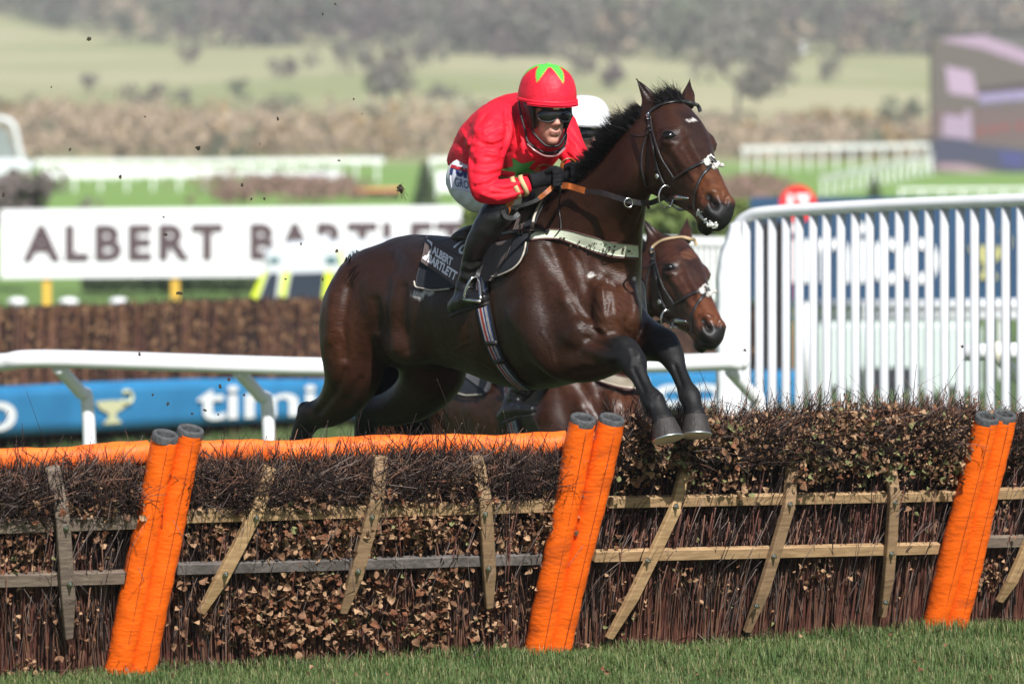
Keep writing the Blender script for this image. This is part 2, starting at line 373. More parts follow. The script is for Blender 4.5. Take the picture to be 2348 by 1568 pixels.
for p_, k_ in ((FLp, 2.6), (FRp, 1.6), (NHp, 4.0), (FHp, 3.2)):
    _d, _p = segdist(hv, [np.array(Q(*q[:3])) for q in p_]); _w = _w * (1 - sstep(k_ - 1, k_ + .6, _p) * (_d < .16))
_nk = sstep(.5, .6, _tl) * sstep(.02, -.08, _hl[:, 1]) * (hv[:, 2] > 1.15)
hv = relax(hv, hf, .55 * np.clip(_w + _nk, 0, 1), 75)
hv = relax(hv, hf, np.full(len(hv), .4), 3)
V = lambda *p: [p[i:i + 2] for i in range(0, len(p), 2)]
hv = sculpt(hv, hf, [(pl_, r_, a_ * (.75 if 1340 < pl_[0][0] < 1470 and 590 < pl_[0][1] < 770 else 1.45 if min(q[1] for q in pl_) > 540 else 1)) for pl_, r_, a_ in [
    # shoulder blade line, elbow, chest groove, forearm cords
    (V(1262, 560, 1300, 640, 1335, 720), 16, -9), (V(1345, 600, 1350, 680, 1345, 740), 14, -8), (V(1300, 690, 1330, 745), 22, 12),
    (V(1230, 620, 1255, 720, 1270, 800, 1290, 870), 20, -5), (V(1200, 640, 1215, 760, 1235, 850), 22, 3),
    (V(1355, 740, 1400, 765, 1432, 782), 9, 7), (V(1345, 775, 1395, 795), 8, -7), (V(1345, 800, 1400, 822), 12, 6), (V(1310, 855, 1360, 850, 1410, 838), 9, -6),
    (V(1392, 640, 1396, 700, 1405, 760), 11, -10), (V(1370, 640, 1368, 710, 1385, 760), 12, 4), (V(1418, 650, 1425, 720), 14, 4), (V(1445, 640, 1452, 720), 8, -8),
    (V(1360, 690, 1380, 730, 1400, 770), 6, -6), (V(1415, 740, 1440, 765), 8, -7), (V(1330, 560, 1380, 600, 1420, 620), 16, -6), (V(1340, 640, 1362, 655), 8, 5),
    # neck: jugular groove, neck muscles
    (V(1480, 440, 1440, 500, 1410, 560), 10, -9), (V(1470, 400, 1400, 470, 1330, 540), 24, 7), (V(1330, 470, 1400, 400, 1460, 330), 16, -6), (V(1455, 500, 1435, 560), 8, 6),
    # barrel: ribs, girth line, flank fold
    (V(905, 640, 900, 720, 905, 800), 12, 8), (V(925, 660, 922, 740, 935, 800), 14, -8), (V(1000, 700, 1015, 780, 1040, 830), 20, 4), (V(1060, 700, 1075, 790), 14, -3),
    (V(870, 770, 890, 820, 905, 830), 14, 7),
    # haunch: hip bone, hamstring groove, stifle
    (V(930, 575, 950, 590), 26, 10), (V(905, 600, 890, 660), 18, -7), (V(800, 660, 785, 740, 790, 820), 12, -9), (V(845, 650, 835, 730, 840, 800), 20, 7), (V(760, 680, 755, 780), 12, 5),
    (V(790, 850, 770, 900, 730, 945), 10, -6), (V(825, 870, 800, 920), 10, -5), (V(860, 690, 872, 790), 12, -7),
    # lower legs: tendons, knees
    (V(1452, 845, 1475, 895), 5, -5), (V(1472, 838, 1492, 880), 5, 3), (V(1545, 835, 1562, 880), 5, -5), (V(1428, 795, 1445, 800), 7, 4), (V(1460, 800, 1466, 815), 6, 5), (V(1520, 785, 1535, 785), 7, 4),
    (V(1510, 910, 1518, 905), 6, 4), (V(1492, 935, 1488, 928), 6, 4), (V(1512, 958, 1540, 962), 4, -3),
    # face: eye socket, cheek, crest, nostril, mouth
    (V(1521, 312, 1546, 313), 9, -6), (V(1516, 298, 1530, 293, 1548, 300), 6, 6), (V(1522, 326, 1546, 327), 6, 4), (V(1560, 300, 1566, 318), 10, -5),
    (V(1545, 345, 1575, 385, 1592, 410), 7, 6), (V(1530, 360, 1560, 405), 10, -6), (V(1500, 330, 1506, 400, 1530, 440), 16, 5), (V(1580, 320, 1600, 360, 1615, 390), 8, 5), (V(1570, 340, 1598, 385), 7, -4),
    (V(1600, 400, 1620, 425), 8, -4), (V(1618, 446, 1625, 438, 1642, 440), 5, 5), (V(1622, 450, 1634, 458, 1642, 474), 9, -20), (V(1628, 454, 1640, 468), 8, -16), (V(1612, 452, 1616, 440, 1630, 434, 1648, 444), 4, 6), (V(1667, 452, 1666, 466), 4, -12), (V(1655, 440, 1658, 470), 4, -4),
    (V(1580, 470, 1600, 490, 1612, 506, 1636, 512), 4, -9), (V(1560, 440, 1590, 450), 9, -3), (V(1620, 480, 1650, 500), 10, 4),
    # ears hollow
    (V(1503, 240, 1478, 208, 1458, 182), 5, -7), (V(1578, 230, 1580, 190), 5, -7),
]])
hv = sculpt(hv, hf, [(pl_, r_, a_ * (.5 if 1340 < pl_[0][0] < 1470 and 590 < pl_[0][1] < 770 else 1)) for pl_, r_, a_ in [   # veins and fine cords
    (V(1000, 800, 1040, 806, 1075, 822, 1100, 826, 1130, 845), 3.2, 2.6), (V(1040, 806, 1060, 790, 1085, 784), 3, 2.2), (V(1240, 760, 1262, 790, 1270, 830), 3.2, 2.6), (V(1300, 640, 1318, 668, 1322, 700, 1345, 728), 3.2, 3), (V(1370, 612, 1398, 640, 1400, 668), 3, 2.6),
    (V(1340, 752, 1372, 766, 1400, 770, 1426, 786), 3, 3), (V(1330, 830, 1370, 838, 1402, 842), 3, 2.6), (V(1440, 742, 1466, 760, 1492, 766), 3, 2.6), (V(1556, 338, 1572, 352, 1580, 372, 1596, 386), 2.6, 2.4), (V(1562, 420, 1580, 432, 1590, 446), 2.6, 2), (V(1552, 372, 1566, 392, 1570, 408), 2.6, 2.2),
    (V(780, 760, 792, 800, 788, 840, 776, 872), 3.4, 2.6), (V(1400, 690, 1392, 720, 1398, 748), 3.4, -5), (V(1416, 700, 1428, 735, 1450, 752), 3.6, -5), (V(1352, 700, 1376, 742, 1398, 762), 4, -6), (V(1380, 660, 1384, 700), 3.6, 4), (V(1430, 680, 1436, 716), 4, 4),
    (V(1310, 700, 1338, 742, 1366, 752), 5, 5), (V(1322, 735, 1350, 760), 4, -5), (V(1440, 800, 1448, 822, 1446, 838), 4, 3), (V(1455, 850, 1478, 900), 3, -4), (V(1548, 842, 1566, 890), 3, -4), (V(1466, 846, 1488, 892), 2.6, 2.5), (V(1560, 838, 1578, 880), 2.6, 2.5),
    (V(1590, 470, 1604, 476, 1612, 486), 3, -3), (V(1600, 462, 1612, 470, 1620, 484), 3, 2.5), (V(1606, 430, 1614, 446, 1612, 462), 3, -3), (V(1480, 470, 1460, 520, 1440, 560), 4, -5), (V(1466, 470, 1446, 520), 5, 4), (V(1300, 560, 1330, 600, 1340, 640), 5, -4)]])
hn = normals(hv, hf)
hv = hv + hn * (vnoise(hv, 42, 21) * .0011 + vnoise(hv, 95, 22) * .0006)[:, None]      # loose skin over muscle
huv = project(hv)
# coat: dark bay with black points, tan muzzle, brown face
rs = np.random.default_rng(2)
body = np.array((.030, .0125, .0070)); dark = np.array((.008, .006, .0052)); red = np.array((.068, .022, .0085)); tan = np.array((.125, .043, .016)); blk = np.array((.0068, .0066, .0070)); face = np.array((.050, .0195, .0105))
def mixc(c, d, k): return c + (np.asarray(d) - c) * k[:, None]
C = np.tile(body, (len(hv), 1))
C = mixc(C, red, .5 * sstep(-.2, .8, vnoise(hv, 5, 1)))
tl = (hv - HG) @ HF
C = mixc(C, dark, .55 * sstep(1.42, 1.6, hv[:, 2]) * sstep(.35, .0, tl) )                 # darker back
C = mixc(C, dark, .40 * sstep(0, .6, vnoise(hv, 3.4, 4)))
C = mixc(C, red, .8 * np.exp(-(((huv - (775, 770)) / (60, 120)) ** 2).sum(1)))
C = mixc(C, tan, .35 * np.exp(-(((huv - (1420, 720)) / (45, 60)) ** 2).sum(1)))
hl = (hv - HP) @ HR / HS                                                                       # head coordinates
inhead = sstep(-.02, .08, hl[:, 1]) * sstep(.3, .25, np.abs(hl[:, 0])) * sstep(-.40, -.32, hl[:, 2]) * (hv[:, 2] > 1.6)
C = mixc(C, face, .9 * inhead)
C = mixc(C, dark, .55 * inhead * sstep(-.05, .02, hl[:, 2]) * sstep(.05, .14, hl[:, 1]) * sstep(.42, .33, hl[:, 1]) * sstep(.055, .03, np.abs(hl[:, 0])))
C = mixc(C, tan, .95 * inhead * sstep(.36, .46, hl[:, 1]))
C = mixc(C, blk * 1.3, inhead * sstep(.545, .575, hl[:, 1] + .45 * np.clip(-hl[:, 2] - .085, 0, 1)))
C = mixc(C, blk * .5, inhead * np.exp(-(((huv - (1535, 312)) / (20, 14)) ** 2).sum(1)) * 1.0)
d, _ = segdist(huv, V(1626, 452, 1641, 468)); C = mixc(C, blk * .15, np.exp(-(d / 11) ** 4) * inhead)
for p, k0 in ((FLp, 5), (FRp, 4), (NHp, 6), (FHp, 5)):
    P = [np.array(Q(*q[:3])) for q in p]
    d, par = segdist(hv, P); C = mixc(C, blk, sstep(k0 - 1.3, k0 + .1, par) * (d < .09))
for a, b_ in (((1449, 168), (1478, 208)), ((1583, 171), (1580, 195))):
    d, par = segdist(huv, [a, b_]); C = mixc(C, blk, np.exp(-(d / 11) ** 2) * (1 - .6 * par) * (hv[:, 2] > 2.1))
C = mixc(C, (.62, .60, .58), .95 * sstep(.8, .3, np.sqrt((((huv - (1588, 276)) / (16, 7)) ** 2).sum(1)) + .5 * vnoise(hv, 180, 8)) * inhead)
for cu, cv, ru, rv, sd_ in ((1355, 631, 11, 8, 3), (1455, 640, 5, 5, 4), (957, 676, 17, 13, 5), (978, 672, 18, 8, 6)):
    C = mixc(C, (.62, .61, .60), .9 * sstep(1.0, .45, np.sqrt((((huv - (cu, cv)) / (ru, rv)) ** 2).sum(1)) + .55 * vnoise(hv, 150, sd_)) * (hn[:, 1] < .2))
C = np.clip(C, .002, 1)
coat = M('bay_coat', (1, 1, 1), .40, (.55, .48, .46), 70, bump=.20, bscale=190, spec=.30, attr='Col', detail=8, lo=.3, hi=.7)
def coat_gloss(m):
    t = m.node_tree; b_ = t.nodes['Principled BSDF']; at = t.nodes.new('ShaderNodeVertexColor'); at.layer_name = 'Col'; bw = t.nodes.new('ShaderNodeRGBToBW'); t.links.new(at.outputs[0], bw.inputs[0])
    mr = t.nodes.new('ShaderNodeMapRange'); mr.inputs[1].default_value = .0072; mr.inputs[2].default_value = .012; mr.inputs[3].default_value = .58; mr.inputs[4].default_value = .40; t.links.new(bw.outputs[0], mr.inputs[0])
    nz = t.nodes.new('ShaderNodeTexNoise'); nz.inputs['Scale'].default_value = 14; nz.inputs['Detail'].default_value = 6; ad = t.nodes.new('ShaderNodeMath'); ad.operation = 'MULTIPLY_ADD'; ad.inputs[1].default_value = .30; t.links.new(nz.outputs[0], ad.inputs[0])
    su = t.nodes.new('ShaderNodeMath'); su.operation = 'SUBTRACT'; su.inputs[1].default_value = .15; t.links.new(mr.outputs[0], su.inputs[0]); t.links.new(su.outputs[0], ad.inputs[2]); t.links.new(ad.outputs[0], b_.inputs['Roughness'])
def coat_hair(m):      # the hair lies along the body
    t = m.node_tree; tc = [n for n in t.nodes if n.type == 'TEX_COORD'][0]; mp = t.nodes.new('ShaderNodeMapping'); mp.inputs['Rotation'].default_value = (0, 0, math.atan2(.768, .64)); mp.inputs['Scale'].default_value = (.22, 1.3, 1.0)
    for l in list(t.links):
        if l.from_node == tc and l.to_node.type == 'TEX_NOISE': t.links.new(mp.outputs[0], l.to_socket)
    t.links.new(tc.outputs['Object'], mp.inputs[0])
coat_gloss(coat); coat_hair(coat)
horse = empty('horse', trunkpt(-.4, 0, 0), 'big dark bay horse leaping over the hurdle, red-capped rider up', 'horse', 'racing horses')
hbody = mk('body', hv, hf, coat, horse); setcol(hbody, C)
HBVH = BVHTree.FromPolygons([Vector(v) for v in hv], hf)
CAMP = Vector((0, 0, CH))
def surf(u, v, off=0.0, bv=None, default=20.1):
    d = (Q(u, v, 20) - CAMP).normalized(); p, n, i, t = (bv or HBVH).ray_cast(CAMP, d)
    if p is None:
        p0 = Q(u, v, default); p, n, i, t = (bv or HBVH).find_nearest(p0); p = Vector((p0.x, p.y, p0.z)); n = Vector((0, -1, 0))
    return p + n * off, n
def strap(uv, width, thick, off=.004, sub=6, bv=None, lift=None):
    """flat band lying on the skin along a seen line: width/thickness in metres"""
    L = catmull(np.array(uv, dtype=float), sub); P = []; N = []
    for i, (a, b_) in enumerate(L):
        p, n = surf(a, b_, off + (lift[min(int(i / sub), len(lift) - 1)] if lift else 0), bv); P.append(p); N.append(n)
    P = np.array(P); N = np.array(N)
    for _ in range(2):
        N[1:-1] = (N[:-2] + N[1:-1] + N[2:]) / 3; P[1:-1] = (P[:-2] + 2 * P[1:-1] + P[2:]) / 4
    T = np.gradient(P, axis=0); S = np.cross(T, N); S /= np.linalg.norm(S, axis=1)[:, None] + 1e-9; N /= np.linalg.norm(N, axis=1)[:, None]
    vs = []
    for p, s, n in zip(P, S, N): vs += [p + s * width / 2, p + s * width * .42 + n * thick, p - s * width * .42 + n * thick, p - s * width / 2]
    k = len(P); f = ringfaces(k, 4) + [(0, 1, 2, 3), tuple(4 * (k - 1) + j for j in (3, 2, 1, 0))]
    return np.array(vs), f
def patch(edge0, edge1, nu, nv, off, thick=.004, bv=None, offs=None):
    """cloth stretched between two seen lines; off: lift from the skin (start, end) across; returns grid + solid mesh"""
    A = catmull(np.array(edge0, dtype=float), 8); B_ = catmull(np.array(edge1, dtype=float), 8)
    A = A[np.linspace(0, len(A) - 1, nu).astype(int)]; B_ = B_[np.linspace(0, len(B_) - 1, nu).astype(int)]
    G = np.zeros((nu, nv, 3)); NN = np.zeros((nu, nv, 3))
    for i in range(nu):
        for j in range(nv):
            t = j / (nv - 1); a = A[i] * (1 - t) + B_[i] * t
            o_ = off if offs is None else offs(i / (nu - 1), t)
            p, n = surf(a[0], a[1], 0, bv); p = p + (CAMP - p).normalized() * o_; G[i, j] = p; NN[i, j] = n
    for _ in range(3):
        G[1:-1] = (G[:-2] + 2 * G[1:-1] + G[2:]) / 4; G[:, 1:-1] = (G[:, :-2] + 2 * G[:, 1:-1] + G[:, 2:]) / 4
    e = np.cross(np.gradient(G, axis=0), np.gradient(G, axis=1)); e /= np.linalg.norm(e, axis=2)[..., None] + 1e-9
    e[(e[..., 1] > 0)] *= -1
    top = (G + e * thick).reshape(-1, 3); bot = G.reshape(-1, 3); nn = nu * nv
    f = [(i * nv + j, (i + 1) * nv + j, (i + 1) * nv + j + 1, i * nv + j + 1) for i in range(nu - 1) for j in range(nv - 1)]
    f += [tuple(nn + k for k in q[::-1]) for q in f]
    rim = [i * nv for i in range(nu)] + [(nu - 1) * nv + j for j in range(1, nv)] + [i * nv + nv - 1 for i in range(nu - 2, -1, -1)] + [j for j in range(nv - 2, 0, -1)]
    f += [(rim[k], rim[(k + 1) % len(rim)], nn + rim[(k + 1) % len(rim)], nn + rim[k]) for k in range(len(rim))]
    return np.concatenate([top, bot]), f, G + e * thick, e
# ------------------------------------------------------------------ hair, hooves, eyes and tack of the leading horse
black_leather = M('black_leather', (.012, .012, .013), .38, (.028, .026, .026), 40, bump=.15, bscale=200)
tan_leather = M('tan_leather', (.36, .10, .022), .42, (.22, .06, .015), 30, bump=.1, bscale=200)
steel = M('steel', (.62, .62, .60), .22, metal=1)
hoof_m = M('hoof_horn', (.016, .013, .012), .65, (.032, .025, .021), 60, bump=.25, bscale=140, stretch=(1, 1, .15))
shoe_m = M('worn_plate', (.55, .55, .54), .35, metal=.9)
hair_m = M('black_hair', (.008, .007, .0075), .7, spec=.12)
eye_m = M('wet_eye', (.004, .003, .003), .12, spec=.45)
foam_m = M('white_lather', (.72, .72, .70), .35, (.58, .57, .54), 120)
fleece = M('white_fleece', (.72, .70, .66), .9, (.5, .47, .43), 140, bump=.5, bscale=300)
brown_cloth = M('brown_cloth', (.065, .046, .042), .75, (.090, .066, .060), 12, bump=.12, bscale=300)
navy_pad = M('navy_pad', (.006, .007, .011), .7, (.012, .013, .018), 30, bump=.1, bscale=300)
pale_strap = M('pale_web', (.60, .64, .50), .7, (.45, .48, .36), 20, bump=.12, bscale=180)
edge_m = M('worn_piping', (.55, .50, .43), .8, (.35, .30, .25), 40)
white_print = M('white_print', (.82, .80, .82), .7)
mud_m = M('mud', (.05, .035, .02), .9, (.09, .06, .035), 90)

def hair(name, roots, dirs, lens, wid, mat, parent, curl=.15, seed=1, grav=.0, segs=5):
    r = np.random.default_rng(seed); vs = []; fs = []
    for p, d, L in zip(roots, dirs, lens):
        d = d / (np.linalg.norm(d) + 1e-9); side = np.cross(d, r.normal(size=3)); side /= np.linalg.norm(side); b0 = len(vs); cv = r.normal(size=3) * curl
        q = np.array(p, dtype=float)
        for k in range(segs + 1):
            t = k / segs; wv = wid * (1 - .85 * t)
            vs += [q + side * wv, q - side * wv]
            q = q + (d + cv * t + np.array((0, 0, -grav)) * t) * L / segs
        fs += [(b0 + 2 * k, b0 + 2 * k + 1, b0 + 2 * k + 3, b0 + 2 * k + 2) for k in range(segs)]
    return mk(name, vs, fs, mat, parent)
rm = np.random.default_rng(11)
# mane on the crest, wind-blown and short
lower = catmull(np.array(V(1292, 440, 1330, 412, 1374, 372, 1412, 328, 1446, 288, 1484, 250), float), 10)
upper = catmull(np.array(V(1272, 436, 1314, 398, 1364, 350, 1408, 303, 1448, 264, 1490, 232), float), 10)
roots, dirs, lens = [], [], []
for i in range(4200):
    k = rm.uniform(0, len(lower) - 5); a = int(k); t = rm.uniform(0, 1) ** .8
    q = (lower[a] * (1 - t) + upper[a] * t) + rm.normal(size=2) * 2.5
    p, n = surf(q[0], q[1], .001); roots.append(p)
    dr = np.array((-.62, .15, .55)) + np.array(n) * .30 + rm.normal(size=3) * .16
    if t < .35: dr = np.array((-.72, -.05, .38)) + np.array(n) * .22 + rm.normal(size=3) * .14
    dirs.append(dr); lens.append(rm.uniform(.035, .065) * (.6 if k < 14 else .85 if k < 24 else 1.1) * (.6 if k > 38 else 1) * (1 + .5 * (math.sin(k * 1.7) + math.sin(k * 4.1) * .5) * .4))
hair('mane', roots, dirs, lens, .0016, hair_m, horse, .22, 3)
roots, dirs, lens = [], [], []
for i in range(900):
    a = rm.uniform(0, 1); q = np.array((1524 + 42 * a, 236 - 10 * math.sin(a * 3.1))) + rm.normal(size=2) * 4
    p, n = surf(q[0], q[1], .002); roots.append(p)
    dirs.append(np.array((-.75 + .35 * a, .25, .6)) + rm.normal(size=3) * .2); lens.append(rm.uniform(.04, .09) * (1 - .2 * a))
hair('forelock', roots, dirs, lens, .0015, hair_m, horse, .55, 4, grav=.35, segs=7)
path = catmull(np.array([tuple(Q(*p)) for p in ((822, 600, 21.2), (818, 640, 21.42), (836, 720, 21.58), (880, 830, 21.62), (915, 930, 21.60), (965, 1040, 21.55))]), 5)
roots, dirs, lens = [], [], []
vs, fs = [], []
for i in range(900):
    o_ = rm.normal(size=3) * np.array((.022, .02, .015)); sp = rm.normal(size=3) * np.array((.07, .05, .02)); m_ = int(len(path) * rm.uniform(.55, 1)); b0 = len(vs)
    for k in range(m_):
        t = k / len(path); q = path[k] + o_ + sp * t; vs += [q, q + np.array((.003, .001, .0))]
    fs += [(b0 + 2 * k, b0 + 2 * k + 1, b0 + 2 * k + 3, b0 + 2 * k + 2) for k in range(m_ - 1)]
for i in range(260):
    q = np.array((826 - 30 * rm.uniform() , 584 + 50 * rm.uniform())); p, n = surf(q[0], q[1], .0); b0 = len(vs); p = np.array(p)
    dr = np.array((-.35, .3, -.75)) + np.array(n) * .25 + rm.normal(size=3) * .15
    for k in range(5): vs += [p, p + np.array((.002, 0, .001))]; p = p + dr * .010; dr = dr + np.array((0, 0, -.12))
    fs += [(b0 + 2 * k, b0 + 2 * k + 1, b0 + 2 * k + 3, b0 + 2 * k + 2) for k in range(4)]
mk('tail', vs, fs, M('tail_hair', (.006, .0055, .006), .9, spec=.0), horse)
# feather at the fetlocks
roots, dirs, lens = [], [], []
for (u, v, y) in ((1483, 936, 19.56), (1560, 932, 19.69)):
    roots, dirs, lens = [], [], []
    for i in range(130):
        roots.append(Q(u + rm.normal() * 5, v + rm.normal() * 8, y + rm.normal() * .01)); dirs.append(np.array((-.15, -.1, -1)) + rm.normal(size=3) * .2); lens.append(rm.uniform(.02, .05))
    hair('fetlock_hair', roots, dirs, lens, .001, hair_m, horse, .2, 5)
# hooves with racing plates
def hoof(cor, sole, y, ru_top, ru_bot, tilt, parent):
    c, s_ = np.array(Q(*cor, y)), np.array(Q(*sole, y - .02)); ax = c - s_; up = ax / np.linalg.norm(ax)
    sd = np.array((1, 0, tilt)); sd -= up * sd.dot(up); sd /= np.linalg.norm(sd); fw = np.cross(up, sd)
    secs = [(c + up * .004, sd * ru_top * .93, fw * ru_top * .95), (c, sd * ru_top, fw * ru_top), (c - up * .008, sd * ru_top * 1.04, fw * ru_top * 1.04), ((c + s_) / 2, sd * (ru_top + ru_bot) * .51, fw * (ru_top + ru_bot) * .51), (s_, sd * ru_bot, fw * ru_bot), (s_ - up * .002, sd * ru_bot * .98, fw * ru_bot * .98)]
    b = MB(); b.loft(secs, 24, 3); o = b.build('hoof', hoof_m, parent)
    b = MB(); b.loft([(s_ - up * .001, sd * ru_bot * 1.01, fw * ru_bot * 1.01), (s_ - up * .007, sd * ru_bot * 1.015, fw * ru_bot * 1.015), (s_ - up * .009, sd * ru_bot * .9, fw * ru_bot * .9)], 24, 2)
    b.build('horseshoe', shoe_m, o)
hoof((1522, 966), (1531, 1004), 19.52, .045, .061, -.08, horse)
hoof((1595, 954), (1597, 995), 19.65, .043, .058, -.22, horse)
hoof((682, 1214), (700, 1246), 21.36, .05, .068, .1, horse)
hoof((847, 1214), (864, 1246), 21.44, .05, .068, .1, horse)
# eyes
p, n = surf(1534, 311, -.004)
b = MB(); b.ell(p, ((.0225, 0, 0), (0, .017, 0), (0, 0, .0165))); b.build('eye', eye_m, horse)
lidp = [np.array(surf(1534 + 14 * math.cos(a), 311 + 9.5 * math.sin(a), .003)[0]) for a in np.linspace(math.pi * .98, math.pi * 2.02, 12)]
b = MB(); b.tube(catmull(lidp, 2), .0045, 8); b.build('eyelid', M('dark_skin', (.02, .012, .009), .4), horse)
p2 = hd(.092, .205, -.05); b = MB(); b.ell(p2, ((.019, 0, 0), (0, .019, 0), (0, 0, .018))); b.build('eye', eye_m, horse)

def lump(c, r, rr, jag=.35, n=8, m=6):
    v, f = ellipsoid((0, 0, 0), ((r, 0, 0), (0, r, 0), (0, 0, r)), n, m); v = v * (1 + rr.normal(size=(len(v), 1)) * jag * .5) * (1 + rr.uniform(-.35, .35, size=3)); return v + np.array(c), f
# bridle
bridle = MB()
bridle.add(*strap(V(1487, 276, 1489, 262, 1500, 252, 1522, 240.5, 1556, 235, 1582, 236.5, 1596, 243, 1602, 258), .0155, .005, .004))
bridle_o = bridle.build('bridle', black_leather, horse)
def bpart(name, uv, wd, th=.0045, off=.004, mat=None, **k):
    b = MB(); b.add(*strap(uv, wd, th, off, **k)); return b.build(name, mat or black_leather, bridle_o)
bpart('cheekpiece', V(1487, 262, 1490, 275, 1492, 296, 1499, 335, 1507, 378, 1517, 409, 1527, 424), .017)
bpart('cheekpiece', V(1494, 272, 1501, 310, 1517, 358, 1534, 386, 1549, 410), .011, off=.006)
bpart('noseband', V(1547, 412, 1560, 402, 1582, 389, 1604, 378, 1622, 370), .0125)
bpart('noseband', V(1638, 376, 1626, 386, 1610, 407, 1599, 435, 1594, 462, 1597, 486), .0125, off=.006)
bpart('throat_lash', V(1491, 296, 1480, 324, 1473, 360, 1474, 398, 1484, 424), .0095)
bpart('buckle', V(1488, 265, 1491, 272), .018, .006, .008, mat=steel); bpart('buckle', V(1508, 400, 1513, 408), .018, .006, .008, mat=steel)
bpart('keeper', V(1506, 386, 1508, 392), .02, .006, .007); bpart('keeper', V(1490, 290, 1491, 296), .02, .006, .007)
loop = [np.array(Q(*p)) for p in ((1436, 302, 19.86), (1452, 310, 19.76), (1472, 313, 19.68), (1486, 307, 19.62), (1491, 298, 19.60))]
b = MB(); b.tube(catmull(loop, 5), .0045, 8); b.build('loose_strap', black_leather, bridle_o)
def ring(c, ru, rv, tr, mat, name, parent, tilt=.3):
    c = np.array(c); an = np.linspace(0, 2 * np.pi, 33)
    P = [c + np.array((ru * math.cos(a), tilt * ru * math.cos(a), rv * math.sin(a))) for a in an]
    v, f = sweep(P, tr, 8, False); return mk(name, v, f, mat, parent)
ringc = surf(1538, 445, .022)[0]
ring(ringc, 17 * px(19.4), 26 * px(19.4), .0042, steel, 'bit_ring', bridle_o)
b = MB(); b.tube([surf(1550, 449, .024)[0], surf(1566, 451, .018)[0], surf(1582, 455, .006)[0]], [.008, .010, .003], 8); b.build('bit', steel, bridle_o)
b = MB(); b.tube(catmull([np.array(surf(1527, 450, .014)[0]), np.array(surf(1546, 466, .012)[0]), np.array(surf(1556, 480, .014)[0]), np.array(Q(1572, 480, ringc.y)), np.array(surf(1586, 476, .01)[0])], 4), .005, 6); b.build('curb_strap', black_leather, bridle_o)
# fleece cross on the nose
rr = np.random.default_rng(21); b = MB()
for (u, v, r_) in ((1619, 375, .013), (1628, 365, .013), (1640, 380, .014), (1634, 384, .012), (1622, 368, .011)):
    for k in range(7):
        p = surf(u + rr.normal() * 3, v + rr.normal() * 3, .004)[0]; b.add(*lump(p, r_ * rr.uniform(.5, .8), rr, .5))
tag(b.build('fleece_pad', fleece, bridle_o), kind='stuff')
b = MB(); b.add(*strap(V(1624, 366, 1631, 373, 1637, 379), .018, .005, .012)); b.build('cross_patch', black_leather, bridle_o)
# lather at the mouth
b = MB()
for i in range(70):
    t = rr.uniform(); u = 1599 + 46 * t; v = 486 + 30 * math.sin(t * 1.6) + rr.normal() * 3.5; b.add(*lump(surf(u, v, .003)[0], rr.uniform(.0018, .0065), rr, .4, 6, 4))
tag(b.build('mouth_lather', foam_m, horse), kind='stuff')
# reins
def band(P, wd, th, name, mat, parent, n=None, sub=6):
    P = catmull([np.array(p) for p in P], sub); T = np.gradient(P, axis=0); N = np.array(n if n is not None else (0, -1, 0.)); S = np.cross(T, N); S /= np.linalg.norm(S, axis=1)[:, None]
    NN = np.cross(S, T); NN /= np.linalg.norm(NN, axis=1)[:, None]; vs = []
    for p, s_, nn in zip(P, S, NN): vs += [p + s_ * wd / 2 + nn * th, p + s_ * wd / 2 - nn * th, p - s_ * wd / 2 - nn * th, p - s_ * wd / 2 + nn * th]
    k = len(P); return mk(name, vs, ringfaces(k, 4) + [(0, 1, 2, 3), tuple(4 * (k - 1) + j for j in (3, 2, 1, 0))], mat, parent, smooth=False)
rein_pts = [(1532, 447), (1502, 448), (1450, 446), (1400, 442), (1356, 438)]
rein = band([surf(u, v, .02 + .02 * (i > 0))[0] for i, (u, v) in enumerate(rein_pts)], .021, .0022, 'rein', black_leather, horse)
band([surf(1360, 439, .043)[0], surf(1325, 432, .045)[0], Q(1288, 426, 19.93)], .024, .003, 'rubber_grip', tan_leather, rein)
ring(surf(1452, 446, .05)[0], 9.5 * px(19.8), 10.5 * px(19.8), .003, steel, 'martingale_ring', rein)
b = MB(); b.add(*strap(V(1477, 440, 1478, 448, 1477, 458), .012, .006, .05)); b.build('rein_stop', M('brown_rubber', (.05, .02, .02), .6), rein)
b = MB(); b.tube(catmull([np.array(Q(1286, 428, 19.9)), np.array(surf(1287, 477, .012)[0]), np.array(surf(1290, 520, .01)[0]), np.array(surf(1283, 536, .012)[0]), np.array(surf(1271, 548, .008)[0])], 6), .0032, 6); b.build('neck_cord', black_leather, horse)
# girths, pads, cloths
bg_ = MB(); v, f, G, e = patch(V(1204, 552, 1269, 546, 1308, 554, 1358, 572, 1407, 585, 1462, 589), V(1229, 533, 1275, 528, 1308, 531, 1358, 543, 1407, 556, 1462, 561), 46, 8, .006, .006)
bg_.add(v, f); breast = bg_.build('breast_girth', pale_strap, horse)
b = MB()
for i in range(46):
    c = rr.normal(); u = 1375 + 48 * rr.normal() * .8; u = min(max(u, 1290), 1455); v = 552 + (u - 1300) * .16 + rr.uniform(-9, 13); b.add(*lump(surf(u, v, .0125)[0], rr.uniform(.0015, .0055), rr, .5, 6, 4))
tag(b.build('mud_splash', mud_m, breast), kind='stuff')
b = MB()
b.add(*strap(V(1207, 555, 1269, 548.5, 1308, 556.5, 1358, 574.5, 1407, 588, 1460, 591.5), .006, .004, .007)); b.add(*strap(V(1231, 531, 1275, 526.5, 1308, 529.5, 1358, 541.5, 1407, 554.5, 1460, 559.5), .004, .004, .007)); b.build('dark_piping', M('maroon_piping', (.10, .04, .04), .8), breast)
b = MB(); b.add(*strap(V(1150, 544, 1180, 541, 1210, 538, 1240, 536, 1264, 537), .017, .005, .02)); b.build('girth_strap', black_leather, breast)
